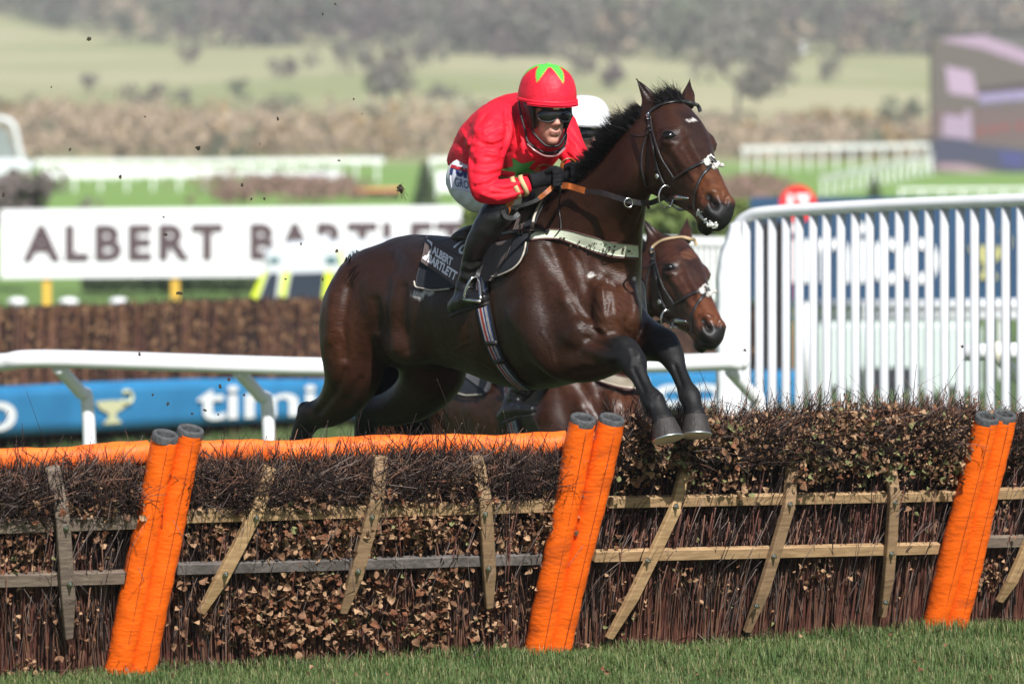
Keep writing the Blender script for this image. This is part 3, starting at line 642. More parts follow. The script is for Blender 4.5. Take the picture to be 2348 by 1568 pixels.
for u in (1200, 1207, 1221):
    b = MB(); b.add(*strap([(u, 530 + (u == 1221)), (u - 2, 545)], .006, .004, .026)); b.build('buckle', steel, breast)
def cloth(name, e0, e1, off, mat, parent, nu=26, nv=18, thick=.005, offs=None, smooth=True):
    v, f, G, e = patch(e0, e1, nu, nv, off, thick, offs=offs); return mk(name, v, f, mat, parent, smooth), G, e
saddle = MB(); saddle.add(*limb([(1052, 541, 20.38, 20), (1075, 534, 20.45, 34), (1110, 530, 20.45, 40), (1150, 505, 20.4, 40), (1195, 470, 20.35, 34), (1215, 452, 20.3, 20)], 2.2, 14, 4))
saddle_o = saddle.build('saddle', M('dark_saddle', (.022, .016, .015), .4, (.035, .026, .022), 30), horse)
cloth('pad', V(1232, 455, 1214, 498, 1196, 532, 1176, 556, 1152, 602, 1134, 632), V(1262, 446, 1237, 489, 1222, 531, 1211, 560, 1206, 584, 1160, 632), .010, navy_pad, saddle_o, 40, 14, .008)
b = MB(); b.add(*strap(V(1262, 446, 1237, 489, 1223, 531), .012, .006, .016)); b.build('piping', edge_m, saddle_o)
b = MB(); b.add(*strap(V(1211, 560, 1208, 580, 1200, 600, 1187, 616, 1172, 625, 1150, 634, 1134, 637), .006, .006, .016)); b.build('piping', edge_m, saddle_o)
cloth('saddle_flap', V(1176, 536, 1190, 498, 1205, 470), V(1198, 530, 1215, 497, 1234, 458), .016, brown_cloth, saddle_o, 20, 10, .006)
def flaplift(i, t): return .022 + .012 * math.sin(i * 5 + t * 4) * (1 - t) + .018 * i * (1 - t)
cloth('saddle_flap', V(1086, 569, 1095, 600, 1101, 625, 1110, 647), V(1176, 549, 1166, 580, 1150, 612, 1132, 643), .02, brown_cloth, saddle_o, 30, 24, .005, offs=flaplift)
# black pad and number cloth behind the leg
o, G, e = cloth('pad', V(966, 603, 956, 648, 962, 662), V(1052, 560, 1055, 640, 1042, 662), .008, navy_pad, saddle_o, 24, 22, .008)
b = MB(); b.add(*strap(V(956, 648, 960, 660, 975, 663, 1000, 668, 1038, 664), .006, .005, .014)); b.build('piping', edge_m, saddle_o)
def nclift(i, t): return .026 + .024 * (1 - t) ** 2 + .006 * math.sin(t * 7 + i * 2)
nc, NG, NE = cloth('number_cloth', V(977, 541, 972, 572, 965, 601), V(1064, 594, 1058, 625, 1046, 657), .02, brown_cloth, saddle_o, 24, 40, .004, offs=lambda i, t: nclift(i, t) + .0 )
up, UG, UE = cloth('number_cloth', V(1004, 560, 1030, 548, 1072, 540), V(1062, 594, 1075, 580, 1086, 566), .03, brown_cloth, saddle_o, 16, 20, .004)
def text_mesh(body_, size=1.0, offset=0.0, res=3, shear=0, space=1.0):
    cu = bpy.data.curves.new('t', 'FONT'); cu.body = body_; cu.size = size; cu.offset = offset; cu.resolution_u = res; cu.shear = shear; cu.space_character = space; cu.align_x = 'LEFT'
    o = bpy.data.objects.new('t', cu); col.objects.link(o); dg = bpy.context.evaluated_depsgraph_get(); dg.update(); ev = o.evaluated_get(dg); me = ev.to_mesh()
    v = np.array([tuple(x.co) for x in me.vertices]).reshape(-1, 3); f = [tuple(p.vertices) for p in me.polygons]; ev.to_mesh_clear(); bpy.data.objects.remove(o); bpy.data.curves.remove(cu)
    return v, f
def refine(v, f, n):
    bm = bmesh.new(); vv = [bm.verts.new(a) for a in v]
    for q in f:
        try: bm.faces.new([vv[i] for i in q])
        except ValueError: pass
    for _ in range(n): bmesh.ops.subdivide_edges(bm, edges=[e_ for e_ in bm.edges if e_.calc_length() > .12], cuts=1); 
    bmesh.ops.triangulate(bm, faces=bm.faces); bm.verts.index_update()
    r = np.array([tuple(a.co) for a in bm.verts]), [tuple(a.index for a in q.verts) for q in bm.faces]; bm.free(); return r
def on_grid(G, E_, a, b_, off=.0025):
    nu, nv = G.shape[:2]; x = np.clip(a, 0, 1) * (nu - 1); y = np.clip(b_, 0, 1) * (nv - 1); i = np.clip(x.astype(int), 0, nu - 2); j = np.clip(y.astype(int), 0, nv - 2); fx = (x - i)[:, None]; fy = (y - j)[:, None]
    L = lambda A: A[i, j] * (1 - fx) * (1 - fy) + A[i + 1, j] * fx * (1 - fy) + A[i, j + 1] * (1 - fx) * fy + A[i + 1, j + 1] * fx * fy
    return L(G) + L(E_) * off
def print_on(G, E_, s, x0, x1, y0, y1, name, mat, parent, offset=.02, shear=0):
    v, f = refine(*text_mesh(s, 1, offset, shear=shear), 2); lo, hi = v.min(0), v.max(0); w_ = (v - lo) / (hi - lo + 1e-9)
    P = on_grid(G, E_, y0 + (y1 - y0) * (1 - w_[:, 1]), x0 + (x1 - x0) * w_[:, 0]); return mk(name, P, f, mat, parent, smooth=False)
print_on(NG, NE, 'ALBERT', .22, .76, .24, .54, 'lettering', white_print, nc, .045)
print_on(NG, NE, 'BARTLETT', .17, .95, .58, .90, 'lettering', white_print, nc, .045)
a = np.array([.16, .9, .9, .5, .16]); b_ = np.array([.05, .03, .13, .2, .19]); P = on_grid(NG, NE, a, b_); mk('emblem', P, [(0, 1, 2, 3, 4)], white_print, nc, smooth=False)
an = np.linspace(0, 6.28, 14)[:-1]; P = on_grid(NG, NE, .5 + .22 * np.sin(an), .105 + .045 * np.cos(an), .0045); mk('emblem_figure', P, [tuple(range(13))], brown_cloth, nc, smooth=False)
print_on(UG, UE, '1', .35, .55, .25, .95, 'lettering', white_print, up, .03, .3); print_on(UG, UE, '0', .60, .93, .15, .95, 'lettering', white_print, up, .02, .3)
# striped girth
gp_ = V(1106, 636, 1110, 690, 1120, 745, 1135, 797, 1157, 840, 1183, 872, 1208, 890); L = catmull(np.array(gp_, float), 8)
cols = [(.02, .03, .12), (.55, .53, .52), (.42, .03, .03), (.55, .53, .52), (.03, .06, .24), (.42, .40, .38), (.03, .06, .22), (.010, .010, .013)]
gm = [M('girth_stripe', c, .75, tuple(x * .7 for x in c), 60, bump=.2, bscale=400) for c in cols]; wdt = [.09, .10, .16, .10, .10, .17, .08, .2]; ed = np.concatenate([[0], np.cumsum(wdt)]); ed = ed / ed[-1] - .5
P = []; N_ = []
for u, v in L: p, n = surf(u, v, .006); P.append(p); N_.append(n)
P, N_ = np.array(P), np.array(N_)
for _ in range(3): P[1:-1] = (P[:-2] + 2 * P[1:-1] + P[2:]) / 4; N_[1:-1] = (N_[:-2] + 2 * N_[1:-1] + N_[2:]) / 4
T = np.gradient(P, axis=0); S = np.cross(T, N_); S /= np.linalg.norm(S, axis=1)[:, None]; S *= np.sign(S[:, 0])[:, None]
wg = .075; b = MB()
for k in range(8):
    vs = []
    for p, s_, n in zip(P, S, N_): vs += [p + s_ * ed[k] * wg + n * (.004 - .01 * ed[k] ** 2), p + s_ * ed[k + 1] * wg + n * (.004 - .01 * ed[k + 1] ** 2)]
    b.add(vs, [(2 * i, 2 * i + 1, 2 * i + 3, 2 * i + 2) for i in range(len(P) - 1)], k)
girth = b.build('girth', gm, horse)
for k0 in (22, 29):
    b = MB(); c = P[k0] + N_[k0] * .006; t_ = T[k0] / np.linalg.norm(T[k0]); b.box(c, S[k0] * wg * .42, t_ * .009, N_[k0] * .004); b.build('keeper', black_leather, girth)
# ------------------------------------------------------------------ hurdles
LEAN = .335
bases = [np.array((-3.02, 18.36, 0)), np.array((-1.425, 19.24, 0)), np.array((.145, 19.95, 0)), np.array((1.762, 20.98, 0)), np.array((3.37, 21.85, 0))]
orange = M('orange_vinyl', (.86, .128, .006), .38, (.46, .075, .012), 5, lo=.54, hi=.80, detail=9, bump=.22, bscale=30, spec=.4, stretch=(1, 1, 2.6))
orange_roll = M('orange_roll', (.88, .18, .025), .5, (.80, .12, .012), 9, bump=.22, bscale=22, spec=.35)
foam_grey = M('grey_foam', (.075, .078, .080), .85, (.045, .046, .048), 60, bump=.3, bscale=120)
black_pad = M('black_foam', (.015, .015, .016), .8)
stitch = M('stitching', (.35, .06, .01), .8)
wood_new = M('pale_pine', (.46, .30, .15), .65, (.30, .18, .085), 9, bump=.2, bscale=50, stretch=(1.2, 1.2, 9), detail=7)
wood_mid = M('tan_timber', (.30, .19, .10), .7, (.19, .115, .06), 9, bump=.2, bscale=50, stretch=(1.2, 1.2, 9), detail=7)
wood_old = M('grey_timber', (.20, .15, .11), .75, (.11, .08, .06), 10, bump=.3, bscale=50, stretch=(1.2, 1.2, 9), detail=7)
wood_rail = M('pine_rail', (.42, .27, .14), .65, (.27, .165, .08), 9, bump=.2, bscale=50, stretch=(1.2, 1.2, 9), detail=7)
wood_railold = M('weathered_rail', (.135, .115, .105), .75, (.07, .058, .052), 12, bump=.35, bscale=50, detail=7)
twig_m = [M('birch_twig', (.030, .015, .012), .75, (.012, .007, .006), 20, spec=.25), M('red_stem', (.13, .048, .034), .65, (.07, .025, .018), 14, spec=.3), M('grey_twig', (.20, .15, .13), .7, (.11, .08, .07), 14, spec=.3), M('cut_end', (.60, .45, .25), .8), M('brown_stem', (.21, .105, .066), .65, (.12, .055, .036), 14, spec=.3)]
leaf_m = [M('dead_leaf', (.21, .110, .060), .75, (.11, .055, .030), 40, spec=.2), M('pale_dead_leaf', (.38, .235, .135), .75, (.24, .135, .075), 40, spec=.2), M('rust_leaf', (.20, .080, .040), .75, (.09, .035, .018), 40, spec=.2), M('olive_leaf', (.20, .20, .085), .75, (.12, .12, .05), 40, spec=.2)]
core_m = M('packed_birch', (.014, .008, .007), .9, (.005, .003, .003), 26, bump=.8, bscale=60, stretch=(1, 1, .25))
class Frame:
    """hurdle plane between two post feet, leaning towards the landing side"""
    def __init__(s, a, b_):
        s.o = a; s.L = np.linalg.norm(b_ - a); s.d = (b_ - a) / s.L; n = np.array((s.d[1], -s.d[0], 0)); s.u = np.array((n[0] * LEAN, n[1] * LEAN, .93)); s.u /= np.linalg.norm(s.u); s.n = np.cross(s.d, s.u); s.n *= np.sign(-s.n[1])
    def p(s, x, h, off=0): return s.o + s.d * x + s.u * h + s.n * off
    def hit(s, u, v, off=0):
        c = np.array((0, 0, CH)); r = np.array(Q(u, v, 20)) - c; o = s.o + s.n * off; t = (o - c).dot(s.n) / r.dot(s.n); q = c + r * t; return q
    def xh(s, u, v, off=0): q = s.hit(u, v, off) - s.o; return q.dot(s.d), q.dot(s.u)
def twigs(fr, spec, r, mb):
    """many thin three-sided stems; spec rows: n, x0, x1, h0 range, length range, lean spread, out spread, radius, material, offset range, bend"""
    n, x0, x1, h0, ln, sx, so_, rad, mi, offr, bend = spec
    k = 4; X = r.uniform(x0, x1, n); Hh = r.uniform(*h0, n); Ln = r.uniform(*ln, n); O = r.uniform(*offr, n)
    base = fr.o + X[:, None] * fr.d + Hh[:, None] * fr.u + O[:, None] * fr.n
    ci = (np.floor(X * 9) * 7 + np.floor(Hh * 14) * 3).astype(int) % 97; cl = r.normal(size=(97, 2)); shared = .72
    D = fr.u - .17 * fr.d + (shared * cl[ci, :1] + (1 - shared) * r.normal(size=(n, 1)) * 1.6) * sx * fr.d + ((shared * cl[ci, 1:] + (1 - shared) * r.normal(size=(n, 1)) * 1.6) * so_ + so_ * .6) * fr.n; D /= np.linalg.norm(D, axis=1)[:, None]
    B = r.normal(size=(n, 3)) * bend; rad = rad * r.uniform(.6, 1.5, n)
    P = [base + D * (Ln * t)[:, None] + B * (Ln * t * t)[:, None] + r.normal(size=(n, 3)) * .004 * t for t in np.linspace(0, 1, k)]
    S1 = np.cross(D, (0, 1, .3)); S1 /= np.linalg.norm(S1, axis=1)[:, None]; S2 = np.cross(D, S1); vs = []
    for i, p in enumerate(P):
        rr_ = (rad * (1 - .55 * i / (k - 1)))[:, None]
        for a in (0, 2.094, 4.189): vs.append(p + rr_ * (math.cos(a) * S1 + math.sin(a) * S2))
    V_ = np.stack(vs, 1).reshape(-1, 3); j = np.arange(n)[:, None] * (3 * k); F_ = []
    for i in range(k - 1):
        for a in range(3): F_.append(np.concatenate([j + i * 3 + a, j + i * 3 + (a + 1) % 3, j + i * 3 + 3 + (a + 1) % 3, j + i * 3 + 3 + a], 1))
    F_.append(np.concatenate([j + 9, j + 10, j + 11, j + 11], 1)[:, :4])
    mb.append((V_, np.concatenate(F_), np.concatenate([np.full(n * 3 * (k - 1), mi), np.full(n, 3 if mi < 2 and r.uniform() < .9 else mi)])))
def build_big(name, chunks, mats, parent):
    vs = []; fs = []; mi = []; o = 0
    base = np.array(wloc(parent))
    for v, f, m in chunks: vs.append(v - base); fs.append(f + o); mi.append(m); o += len(v)
    v = np.concatenate(vs); f = np.concatenate(fs); mi = np.concatenate(mi); tri = f[:, 2] == f[:, 3]; tot = np.where(tri, 3, 4); st_ = np.concatenate([[0], np.cumsum(tot)[:-1]])
    flat = f.ravel()[np.stack([np.ones(len(f), bool)] * 3 + [~tri], 1).ravel()]
    me = bpy.data.meshes.new(name); me.vertices.add(len(v)); me.vertices.foreach_set('co', v.ravel()); me.loops.add(len(flat)); me.loops.foreach_set('vertex_index', flat)
    me.polygons.add(len(f)); me.polygons.foreach_set('loop_start', st_); me.polygons.foreach_set('loop_total', tot)
    for m in mats: me.materials.append(m)
    me.polygons.foreach_set('material_index', mi); me.update(); me.validate()
    o = bpy.data.objects.new(name, me); col.objects.link(o); o.parent = parent; return o
def leaf_mesh(k):
    r = np.random.default_rng(40 + k); L = 1.0; w_ = .24 + .2 * r.uniform()
    pts = [(0, 0), (.25, w_ * .8), (.5, w_ * (1 + .2 * r.uniform())), (.8, w_ * .6), (1.1, 0), (.8, -w_ * .55), (.5, -w_), (.22, -w_ * .85)]
    c = r.uniform(.6, 1.6); v = [(x - .5, y, c * y * y * 1.6 + r.normal() * .05 - .35 * (x - .5) ** 2) for x, y in pts] + [(0.0, 0, -.05), (.3, 0, -.02)]
    f = [(8, 0, 1), (8, 1, 2), (8, 2, 9), (9, 2, 3), (9, 3, 4), (9, 4, 5), (9, 5, 6), (8, 9, 6), (8, 6, 7), (8, 7, 0)]
    return np.array(v), f
LEAFV = [leaf_mesh(k) for k in range(4)]
LEAFM = {}
def rand_rot(r):
    q = r.normal(size=4); q /= np.linalg.norm(q); a, b_, c, d = q
    return np.array([[1 - 2 * (c * c + d * d), 2 * (b_ * c - a * d), 2 * (b_ * d + a * c)], [2 * (b_ * c + a * d), 1 - 2 * (b_ * b_ + d * d), 2 * (c * d - a * b_)], [2 * (b_ * d - a * c), 2 * (c * d + a * b_), 1 - 2 * (b_ * b_ + c * c)]])
def leaves(fr, parent, zones, r, single, bands=()):
    """zones: (n, x0, x1, h0, h1, off0, off1, material weights, size)"""
    chunks = []; cnt = 0
    for n, x0, x1, h0, h1, o0, o1, wts, sz in zones:
        clx = r.uniform(x0, x1, max(3, n // 55)); clh = r.uniform(h0, h1, len(clx))
        for i in range(n):
            c = r.integers(len(clx)); x = clx[c] + r.normal() * .055 if r.uniform() < .82 else r.uniform(x0, x1); h = clh[c] + r.normal() * .045 if r.uniform() < .82 else r.uniform(h0, h1)
            if not (x0 - .03 < x < x1 + .03): continue
            if any(abs(h - hb_) < .026 for hb_ in bands) and r.uniform() < .9: continue
            p = fr.p(x, h, r.uniform(o0, o1)); s = sz * r.uniform(.55, 1.4); Rm = rand_rot(r); k = r.integers(4); mi = int(r.choice(4, p=wts))
            if cnt < single and r.uniform() < .5 and s > sz * .85:
                key = (k, mi)
                if key not in LEAFM:
                    me = bpy.data.meshes.new('leaf'); me.from_pydata(LEAFV[k][0].tolist(), [], LEAFV[k][1]); me.materials.append(leaf_m[mi]); LEAFM[key] = me
                o = bpy.data.objects.new('leaf', LEAFM[key]); col.objects.link(o); o.parent = parent
                o.matrix_basis = Matrix.Translation(Vector(p) - wloc(parent)) @ Matrix(Rm.tolist()).to_4x4() @ Matrix.Scale(s, 4); cnt += 1
            else:
                v, f = LEAFV[k]; f4 = np.array([(a, b_, c_, c_) for a, b_, c_ in f]); chunks.append(((v * s) @ Rm.T + p, f4, np.full(len(f4), mi)))
    tag(build_big('dead_leaves', chunks, leaf_m, parent), kind='stuff')
def padded_post(fr, top, foot, rad, parent, r, rim='foam'):
    A = np.array(foot); B = np.array(top); ax = B - A; Ln = np.linalg.norm(ax); ax /= Ln
    s1 = np.cross(ax, (0, 1, 0)); s1 /= np.linalg.norm(s1); s2 = np.cross(s1, ax); n, m = 28, 44; vs = []; ph = r.uniform(0, 6, 6)
    for i in range(m + 1):
        t = i / m
        for j in range(n):
            a = 2 * math.pi * j / n
            # crumpled vinyl: slanting creases between the stitched edges
            w_ = .0016 * math.sin(42 * t + 3.2 * math.sin(a + ph[0]) + ph[1]) * (.4 + .6 * math.sin(a * 1 + ph[2]) ** 2) + .0008 * math.sin(77 * t + 2 * a + ph[3]) + .0022 * math.sin(9 * t + 2 * a + ph[4])
            rr_ = rad * (1 + .05 * math.sin(3 * t + ph[5])) + w_
            vs.append(A + ax * Ln * t + s1 * rr_ * math.cos(a) + s2 * rr_ * math.sin(a))
    p = MB().add(vs, ringfaces(m + 1, n)).build('padded_post', orange, parent)
    # foam collar with hollow top and timber inside
    up = B; b = MB(); ro, ri = rad * .97, rad * .62
    prof = [(ro, -.01), (ro, .012), (ro * .94, .018), ((ro + ri) / 2, .019), (ri * 1.05, .017), (ri, .010), (ri * .96, -.09)]
    v = [up + ax * h + s1 * q * math.cos(2 * math.pi * j / 28) + s2 * q * math.sin(2 * math.pi * j / 28) for q, h in prof for j in range(28)]
    b.add(v, ringfaces(len(prof), 28)); b.build('foam_core', foam_grey, p)
    b = MB(); b.tube([up - ax * .12, up - ax * (.022 if rim == 'wood' else .06)], ri * .8, 16); b.build('timber_core', wood_old, p)
    # stitched seam facing the camera
    sa = math.radians(-112); b = MB(); b.tube([A + ax * Ln * t + (s1 * math.cos(sa) + s2 * math.sin(sa)) * (rad + .0035) for t in np.linspace(.01, .99, 24)], .0012, 4); b.build('seam', stitch, p)
    return p
def plank(fr, p, q, wpx, thick, off, mat, name, parent, taper=0):
    """timber on the hurdle front between two seen points"""
    A = fr.hit(*p, off); B = fr.hit(*q, off); ax = (B - A) / np.linalg.norm(B - A); s_ = np.cross(fr.n, ax); h = wpx * .5 * px(20)
    b = MB(); ts = np.linspace(0, 1, 5); ring_ = [A + (B - A) * t_ for t_ in ts]; tp = [1, 1, 1, 1, .55 if name == 'stave' else 1]; vs = []
    for t_, p_, k_ in zip(ts, ring_, tp):
        p_ = p_ - fr.n * (.03 * max(0, t_ - .7) / .3 + .06 * max(0, .25 - t_) / .25 if name == 'stave' else 0); vs += [p_ + s_ * h * k_ + fr.n * thick / 2, p_ - s_ * h * k_ + fr.n * thick / 2, p_ - s_ * h * k_ - fr.n * thick / 2, p_ + s_ * h * k_ - fr.n * thick / 2]
    b.add(vs, ringfaces(5, 4) + [(3, 2, 1, 0), (16, 17, 18, 19)]); o = b.build(name, mat, parent, smooth=False)
    bv = o.modifiers.new('bevel', 'BEVEL'); bv.width = .003; bv.segments = 1; return o
def bolt(fr, u, v, off, parent):
    p = fr.hit(u, v, off); b = MB(); b.tube([p, p + fr.n * .004], .011, 14); b.tube([p + fr.n * .003, p + fr.n * .012], .0072, 6); b.tube([p + fr.n * .01, p + fr.n * .02], .004, 6); b.build('bolt', steel, parent, smooth=False)

def hurdle(i, label, spec):
    a, b_ = bases[i], bases[i + 1]; fr = Frame(a, b_); r = np.random.default_rng(100 + i)
    root = empty('hurdle', tuple((a + b_) / 2), label, 'hurdle', 'brush hurdles in one line')
    L = fr.L; hi = spec['top']
    # packed brush core and stems
    b = MB(); prof = [(.04, .03), (.055, .3), (.05, .6), (.075, hi - .28), (.085, hi - .14), (.05, hi - .06)]
    nx = 40; vs = []
    for k in range(nx + 1):
        x = .05 + (L - .1) * k / nx
        for o_, h in prof: vs.append(fr.p(x, h, -.035 + o_ * .6 + r.normal() * .006))
        for o_, h in prof[::-1]: vs.append(fr.p(x, h, -.035 - o_ * .6))
    b.add(vs, ringfaces(nx + 1, 12) + [tuple(range(12)), tuple(nx * 12 + j for j in range(11, -1, -1))]); b.build('brush_core', core_m, root)
    ch = []
    x0, x1 = .07, L - .07
    twigs(fr, (1000, x0, x1, (0, .04), (.35, .72), .05, .02, .0050, 1, (.0, .035), .05), r, ch)
    twigs(fr, (520, x0, x1, (0, .04), (.30, .60), .06, .02, .0046, 4, (.0, .04), .05), r, ch)
    twigs(fr, (1300, x0, x1, (0, .3), (.3, .6), .08, .03, .0026, 0, (.0, .04), .10), r, ch)
    twigs(fr, (330, x0, x1, (0, .25), (.25, .5), .14, .04, .0020, 2, (.01, .045), .16), r, ch)
    twigs(fr, (800, x0, x1, (.35, .6), (.15, .35), .25, .08, .0022, 0, (.0, .04), .2), r, ch)
    # tousled, clipped head
    d_ = spec['dens']
    twigs(fr, (int(2600 * d_), x0, x1, (hi - .22, hi - .09), (.05, .12), .85, .45, .0021, 0, (-.03, .11), .5), r, ch)
    twigs(fr, (int(700 * d_), x0, x1, (hi - .21, hi - .08), (.05, .12), .9, .45, .0019, 2, (.0, .075), .5), r, ch)
    twigs(fr, (int(700 * d_), x0, x1, (hi - .21, hi - .08), (.05, .11), .8, .45, .0022, 4, (.0, .075), .5), r, ch)
    twigs(fr, (int(900 * d_), x0, x1, (hi - .12, hi - .05), (.04, .10), .6, .35, .0022, 0, (-.06, .06), .35), r, ch)
    twigs(fr, (int(350 * d_), x0, x1, (hi - .11, hi - .04), (.04, .09), .6, .4, .0023, 4, (-.05, .07), .35), r, ch)
    twigs(fr, (26, x0, x1, (hi - .10, hi - .05), (.10, .19), .6, .4, .0017, 0, (-.05, .06), .5), r, ch)
    for _ in range(9): twigs(fr, (26, *(lambda c: (max(x0, c - .05), min(x1, c + .05)))(r.uniform(x0, x1)), (hi - .12, hi - .06), (.06, .15), .6, .4, .0024, 0, (-.05, .06), .4), r, ch)
    tag(build_big('brushwood', ch, twig_m, root), kind='stuff')
    leaves(fr, root, [(n, x0 + (L - .1) * q0, x0 + (L - .1) * q1, h0, h1, oo * .45, oo, wts, sz) for n, q0, q1, h0, h1, oo, wts, sz in spec['leaves']], r, 190, [(fr.xh(*p, .075)[1] + fr.xh(*q, .075)[1]) / 2 for p, q, _, _ in spec['rails']])
    # timber
    for p, q, wp, mt in spec['rails']: plank(fr, p, q, wp, .028, .075, mt, 'rail', root)
    for p, q, wp, mt, bolts in spec['staves']:
        o = plank(fr, p, q, wp, .026, .104, mt, 'stave', root)
        for u, v in bolts: bolt(fr, u, v, .117, o)
    # padded posts, pads where the rails enter
    for top, foot, rim in spec['posts']: padded_post(fr, Q(top[0], top[1], top[2] - .09), Q(foot[0], foot[1], foot[2] - .09), .0515, root, r, rim)
    for p, q in spec.get('pads', []):
        b = MB(); A = np.array(Q(p[0], p[1], p[2] - .06)); B = np.array(Q(q[0], q[1], q[2] - .06)); b.tube([A * (1 - t) + B * t for t in np.linspace(0, 1, 20)], .040, 14); o = b.build('padding_flap', orange, root)
    for u, v, y in spec.get('blacks', []):
        b = MB(); c = np.array(Q(u, v, y - .06)); b.tube([c - fr.u * .03, c + fr.u * .03], .047, 14); b.build('black_pad', black_pad, root)
    # padded top rail behind the brush
    (p, q, rr_, hh) = spec['roll']; A = fr.p(.03, hh[0], -.085); B = fr.p(L - .03, hh[1], -.085); n = 22; m = 90; ax = fr.d; s1 = fr.u; s2 = fr.n; vs = []
    for k in range(m + 1):
        t = k / m; c = A * (1 - t) + B * t
        for j in range(n):
            a_ = 2 * math.pi * j / n; w_ = .0012 * math.sin(90 * t + 2 * math.sin(a_)) + .0015 * math.sin(37 * t + a_) + .006 * math.sin(7 * t * L + 1.3 * a_)
            vs.append(c + s1 * (rr_ + w_) * math.cos(a_) + s2 * (rr_ + w_) * .8 * math.sin(a_))
    MB().add(vs, ringfaces(m + 1, n)).build('padded_top_rail', orange_roll, root)
    return root
W1 = (.42, .30, .25, .03); W2 = (.38, .30, .15, .17)
def ytop(foot_y): return foot_y - .30
hurdle(0, 'brush hurdle cut off by the left frame edge, grey-brown upright slat', dict(top=.865, dens=1.1,
    leaves=[(500, .2, 1, .58, .70, .12, W1, .025), (700, .2, 1, .42, .62, .085, W1, .020), (400, .2, 1, .02, .40, .085, W1, .020)],
    rails=[((-60, 1208), (318, 1195), 31, wood_old), ((-60, 1331), (285, 1322), 30, wood_old)], staves=[((134, 1085), (164, 1470), 32, wood_old, [(151, 1209), (160, 1338)])],
    posts=[((378, 1004, 18.95), (272, 1535, 19.22), 'wood')], pads=[((344, 1080, 19.12), (262, 1420, 19.26))], blacks=[(306, 1193, 19.12), (276, 1322, 19.18)], roll=(0, 0, .046, (.815, .845))))
hurdle(1, 'brush hurdle with orange top roll below the horse, dark weathered lower rail', dict(top=.87, dens=1.15,
    leaves=[(900, 0, 1, .56, .70, .12, W1, .027), (1300, .05, .95, .40, .62, .085, W1, .029), (1000, 0, .72, .12, .42, .09, W1, .029), (260, .6, 1, .05, .40, .085, W1, .022), (300, 0, 1, .6, .80, .12, W1, .010)],
    rails=[((425, 1183), (1272, 1158), 29, wood_rail), ((405, 1303), (1240, 1280), 26, wood_railold)],
    staves=[((632, 1085), (466, 1412), 30, wood_new, [(587, 1187), (517, 1316)]), ((886, 1060), (792, 1412), 33, wood_mid, [(853, 1185), (821, 1309)]), ((1106, 1060), (1128, 1400), 30, wood_mid, [(1112, 1178), (1120, 1303)])],
    posts=[((436, 992, 18.98), (324, 1538, 19.25), 'foam'), ((1336, 966, 19.62), (1234, 1490, 19.93), 'foam')], pads=[((1306, 1060, 19.80), (1226, 1380, 19.98))], blacks=[(1268, 1160, 19.83), (1240, 1282, 19.89)], roll=(0, 0, .046, (.842, .842))))
hurdle(2, 'tall brush hurdle with two pale rails, right of the middle orange posts', dict(top=1.0, dens=1.6,
    leaves=[(1000, 0, 1, .74, .96, .14, W2, .027), (170, .35, 1, .68, .86, .13, (.1, .2, .1, .6), .026), (450, 0, 1, .90, 1.0, .12, W1, .022), (2200, 0, 1, .76, 1.0, .14, (.3, .45, .25, 0), .009), (300, 0, 1, .3, .72, .08, W2, .021), (80, 0, 1, .02, .3, .08, W2, .02)],
    rails=[((1395, 1151), (2188, 1136), 25, wood_rail), ((1362, 1274), (2150, 1256), 27, wood_rail)],
    staves=[((1594, 1070), (1405, 1470), 29, wood_new, [(1549, 1160), (1484, 1284)]), ((1838, 1060), (1722, 1455), 30, wood_mid, [(1811, 1155), (1774, 1274), (1734, 1388)]), ((2056, 1040), (2032, 1420), 28, wood_mid, [(2052, 1151), (2044, 1268), (2030, 1380)])],
    posts=[((1402, 966, 19.66), (1278, 1497, 19.95), 'foam'), ((2262, 962, 20.62), (2143, 1436, 20.94), 'foam')], pads=[((2200, 1080, 20.8), (2128, 1360, 20.99))], blacks=[(2176, 1141, 20.82), (2146, 1261, 20.88)], roll=(0, 0, .046, (.85, .85))))
hurdle(3, 'brush hurdle cut off by the right frame edge beyond the last orange posts', dict(top=.97, dens=.9,
    leaves=[(600, 0, .6, .55, .84, .11, W1, .021), (700, 0, .6, .2, .55, .085, W1, .021)],
    rails=[((2270, 1132), (2480, 1126), 26, wood_rail), ((2245, 1242), (2480, 1236), 28, wood_old)], staves=[((2385, 1180), (2300, 1385), 28, wood_new, [])],
    posts=[((2302, 957, 20.66), (2188, 1440, 20.96), 'wood')], roll=(0, 0, .052, (.845, .845))))
# cut leaves and twigs lying on the turf in front
r = np.random.default_rng(77)
for i in range(60):
    y = r.uniform(18.7, 20.9); x = r.uniform(-.11, .11) * y
    k, mi = int(r.integers(4)), int(r.choice(4, p=W1)); key = (k, mi)
    if key not in LEAFM:
        me = bpy.data.meshes.new('leaf'); me.from_pydata(LEAFV[k][0].tolist(), [], LEAFV[k][1]); me.materials.append(leaf_m[mi]); LEAFM[key] = me
    o = bpy.data.objects.new('fallen_leaf', LEAFM[key]); col.objects.link(o); s = r.uniform(.014, .028); o.scale = (s, s, s); o.location = (x, y, .03); o.rotation_euler = r.uniform(0, 6, 3)
    tag(o, 'dead leaf lying on the turf in front of the hurdles', 'leaf', 'fallen leaves on the turf')

